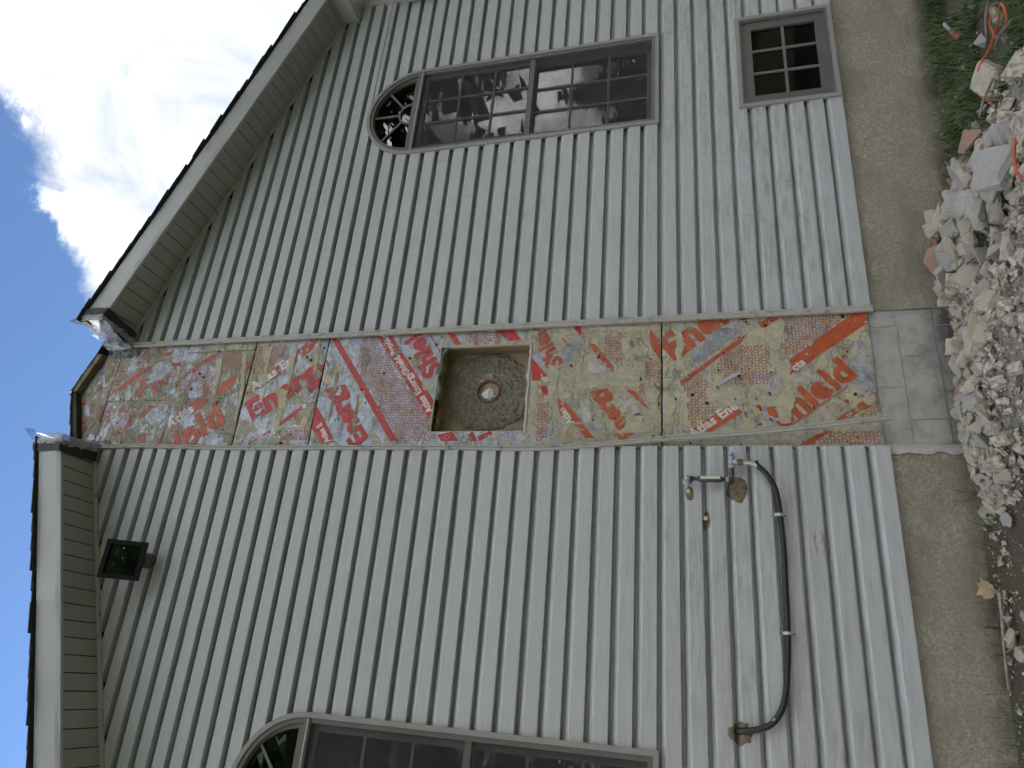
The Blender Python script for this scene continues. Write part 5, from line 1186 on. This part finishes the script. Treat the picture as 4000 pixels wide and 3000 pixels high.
MB().add(*bilinear((E0+.09, .0, zl+.14), (E0+.03, -.012, zl+.16), (E0+.02, -.014, zl-.12), (E0+.09, .005, zl-.10), 6, 14, .014, 6.2, 20)).build('wall_tape', TAPE2, wl, True)
# ------------------------------------------------------------------ trees across the yard (some seen mirrored; ring added to block low sky)
BARK = plain('bark', (.09, .07, .05), .95, 0, .3, 20, .6)
k = Mat('leaves', .6); oi = k.noise(1.3, 3); k.color(k.mix(k.rng(oi, .3, .7), (.03, .06, .018), (.08, .12, .035))); LEAF = k.m
def tree(x, y, h, cr, kind, lab, seed):
    rr = random.Random(seed); g = ground(x, y); t = empty('tree', (x, y, g)); tag(t, lab, 'tree', 'yard trees mirrored in the window glass')
    mb = MB(); mb.tube([(0, 0, 0), (.05, .03, h*.35), (0, .05, h*.7), (.05, 0, h*.93)], [h*.018, h*.014, h*.009, h*.003], 9)
    lf = MB()
    n = 1500
    for i in range(n):
        if kind == 'c': q = rr.random()**.7; z = h*(.12+.88*(1-q)); rad = cr*q*(.45+.55*rr.random()**.4)*(1+.25*math.sin(z*7)); a = rr.uniform(0, 6.283)
        else:
            a = rr.uniform(0, 6.283); b_ = math.acos(rr.uniform(-1, 1)); q = rr.random()**.45*(1+.3*noise.noise(Vector((math.cos(a)*1.6, math.sin(a)*1.6, b_*1.4+seed)))); z = h*.64+q*h*.34*math.cos(b_); rad = cr*q*math.sin(b_)
        p_ = Vector((rad*math.cos(a), rad*math.sin(a), z)); s_ = h*rr.uniform(.014, .032)
        M = Matrix.Rotation(rr.uniform(0, 6.28), 3, 'Z') @ Matrix.Rotation(rr.uniform(-1.2, 1.2), 3, 'X')
        for w_ in range(2):
            d = Vector((rr.uniform(-1, 1), rr.uniform(-1, 1), rr.uniform(-1, 1)))*s_*1.2
            lf.add([p_+d+M @ Vector(v) for v in ((-s_, 0, 0), (0, -s_*.5, .2*s_), (s_, 0, 0), (0, s_*.5, .2*s_))], [(0, 1, 2, 3)])
    for i in range(9):
        a = rr.uniform(0, 6.283); z0_ = h*rr.uniform(.3, .7); e_ = Vector((math.cos(a)*cr*.7, math.sin(a)*cr*.7, z0_+(h*.15 if kind == 'd' else -.05*h))); mb.tube([(0, 0, z0_), tuple(Vector((0, 0, z0_)).lerp(e_, .5)+Vector((0, 0, .03*h))), tuple(e_)], [h*.009, h*.006, h*.002], 6)
    mb.build('trunk', BARK, t, True); lf.build('crown', LEAF, t)
rt = random.Random(12)
skyblock_trees = [(-15, -5), (-17, -11), (-13, -16), (-9, -13.5), (-1, -15), (4.5, -17), (9, -19), (-21, -20), (-6, -25), (12, -27), (20, -30), (16, -6), (20, -3.5), (26, -6)]  # unseen treeline, added so the siding is lit mostly from overhead
for i, (a, b_) in enumerate(skyblock_trees):
    tree(a, b_, rt.uniform(9.5, 13), rt.uniform(3.8, 5.2), 'd', 'unseen broad leafy tree added across the yard to block low sky light', 40+i)
for q in ((23, -19, 7.6, 1.9, 'c', 'tall narrow conifer mirrored in the arched window', 1), (27, -25, 6.6, 2.0, 'c', 'shorter conifer mirrored beside the tall one', 2), (17, -21, 6.5, 3.2, 'd', 'round leafy tree mirrored low in the arched window', 3), (32, -26, 7, 3.5, 'd', 'far leafy tree mirrored behind the conifers', 4), (10.8, -4.4, 15.0, 4.4, 'd', 'big leafy tree mirrored in the fanlight', 5), (-5, -16.4, 19, 6, 'd', 'big leafy tree mirrored in the cropped window', 6), (3, -24, 12, 4.5, 'd', 'leafy tree across the yard behind the viewer', 7), (36, -12, 8, 4, 'd', 'leafy tree mirrored at the window edge', 8)):
    tree(*q)
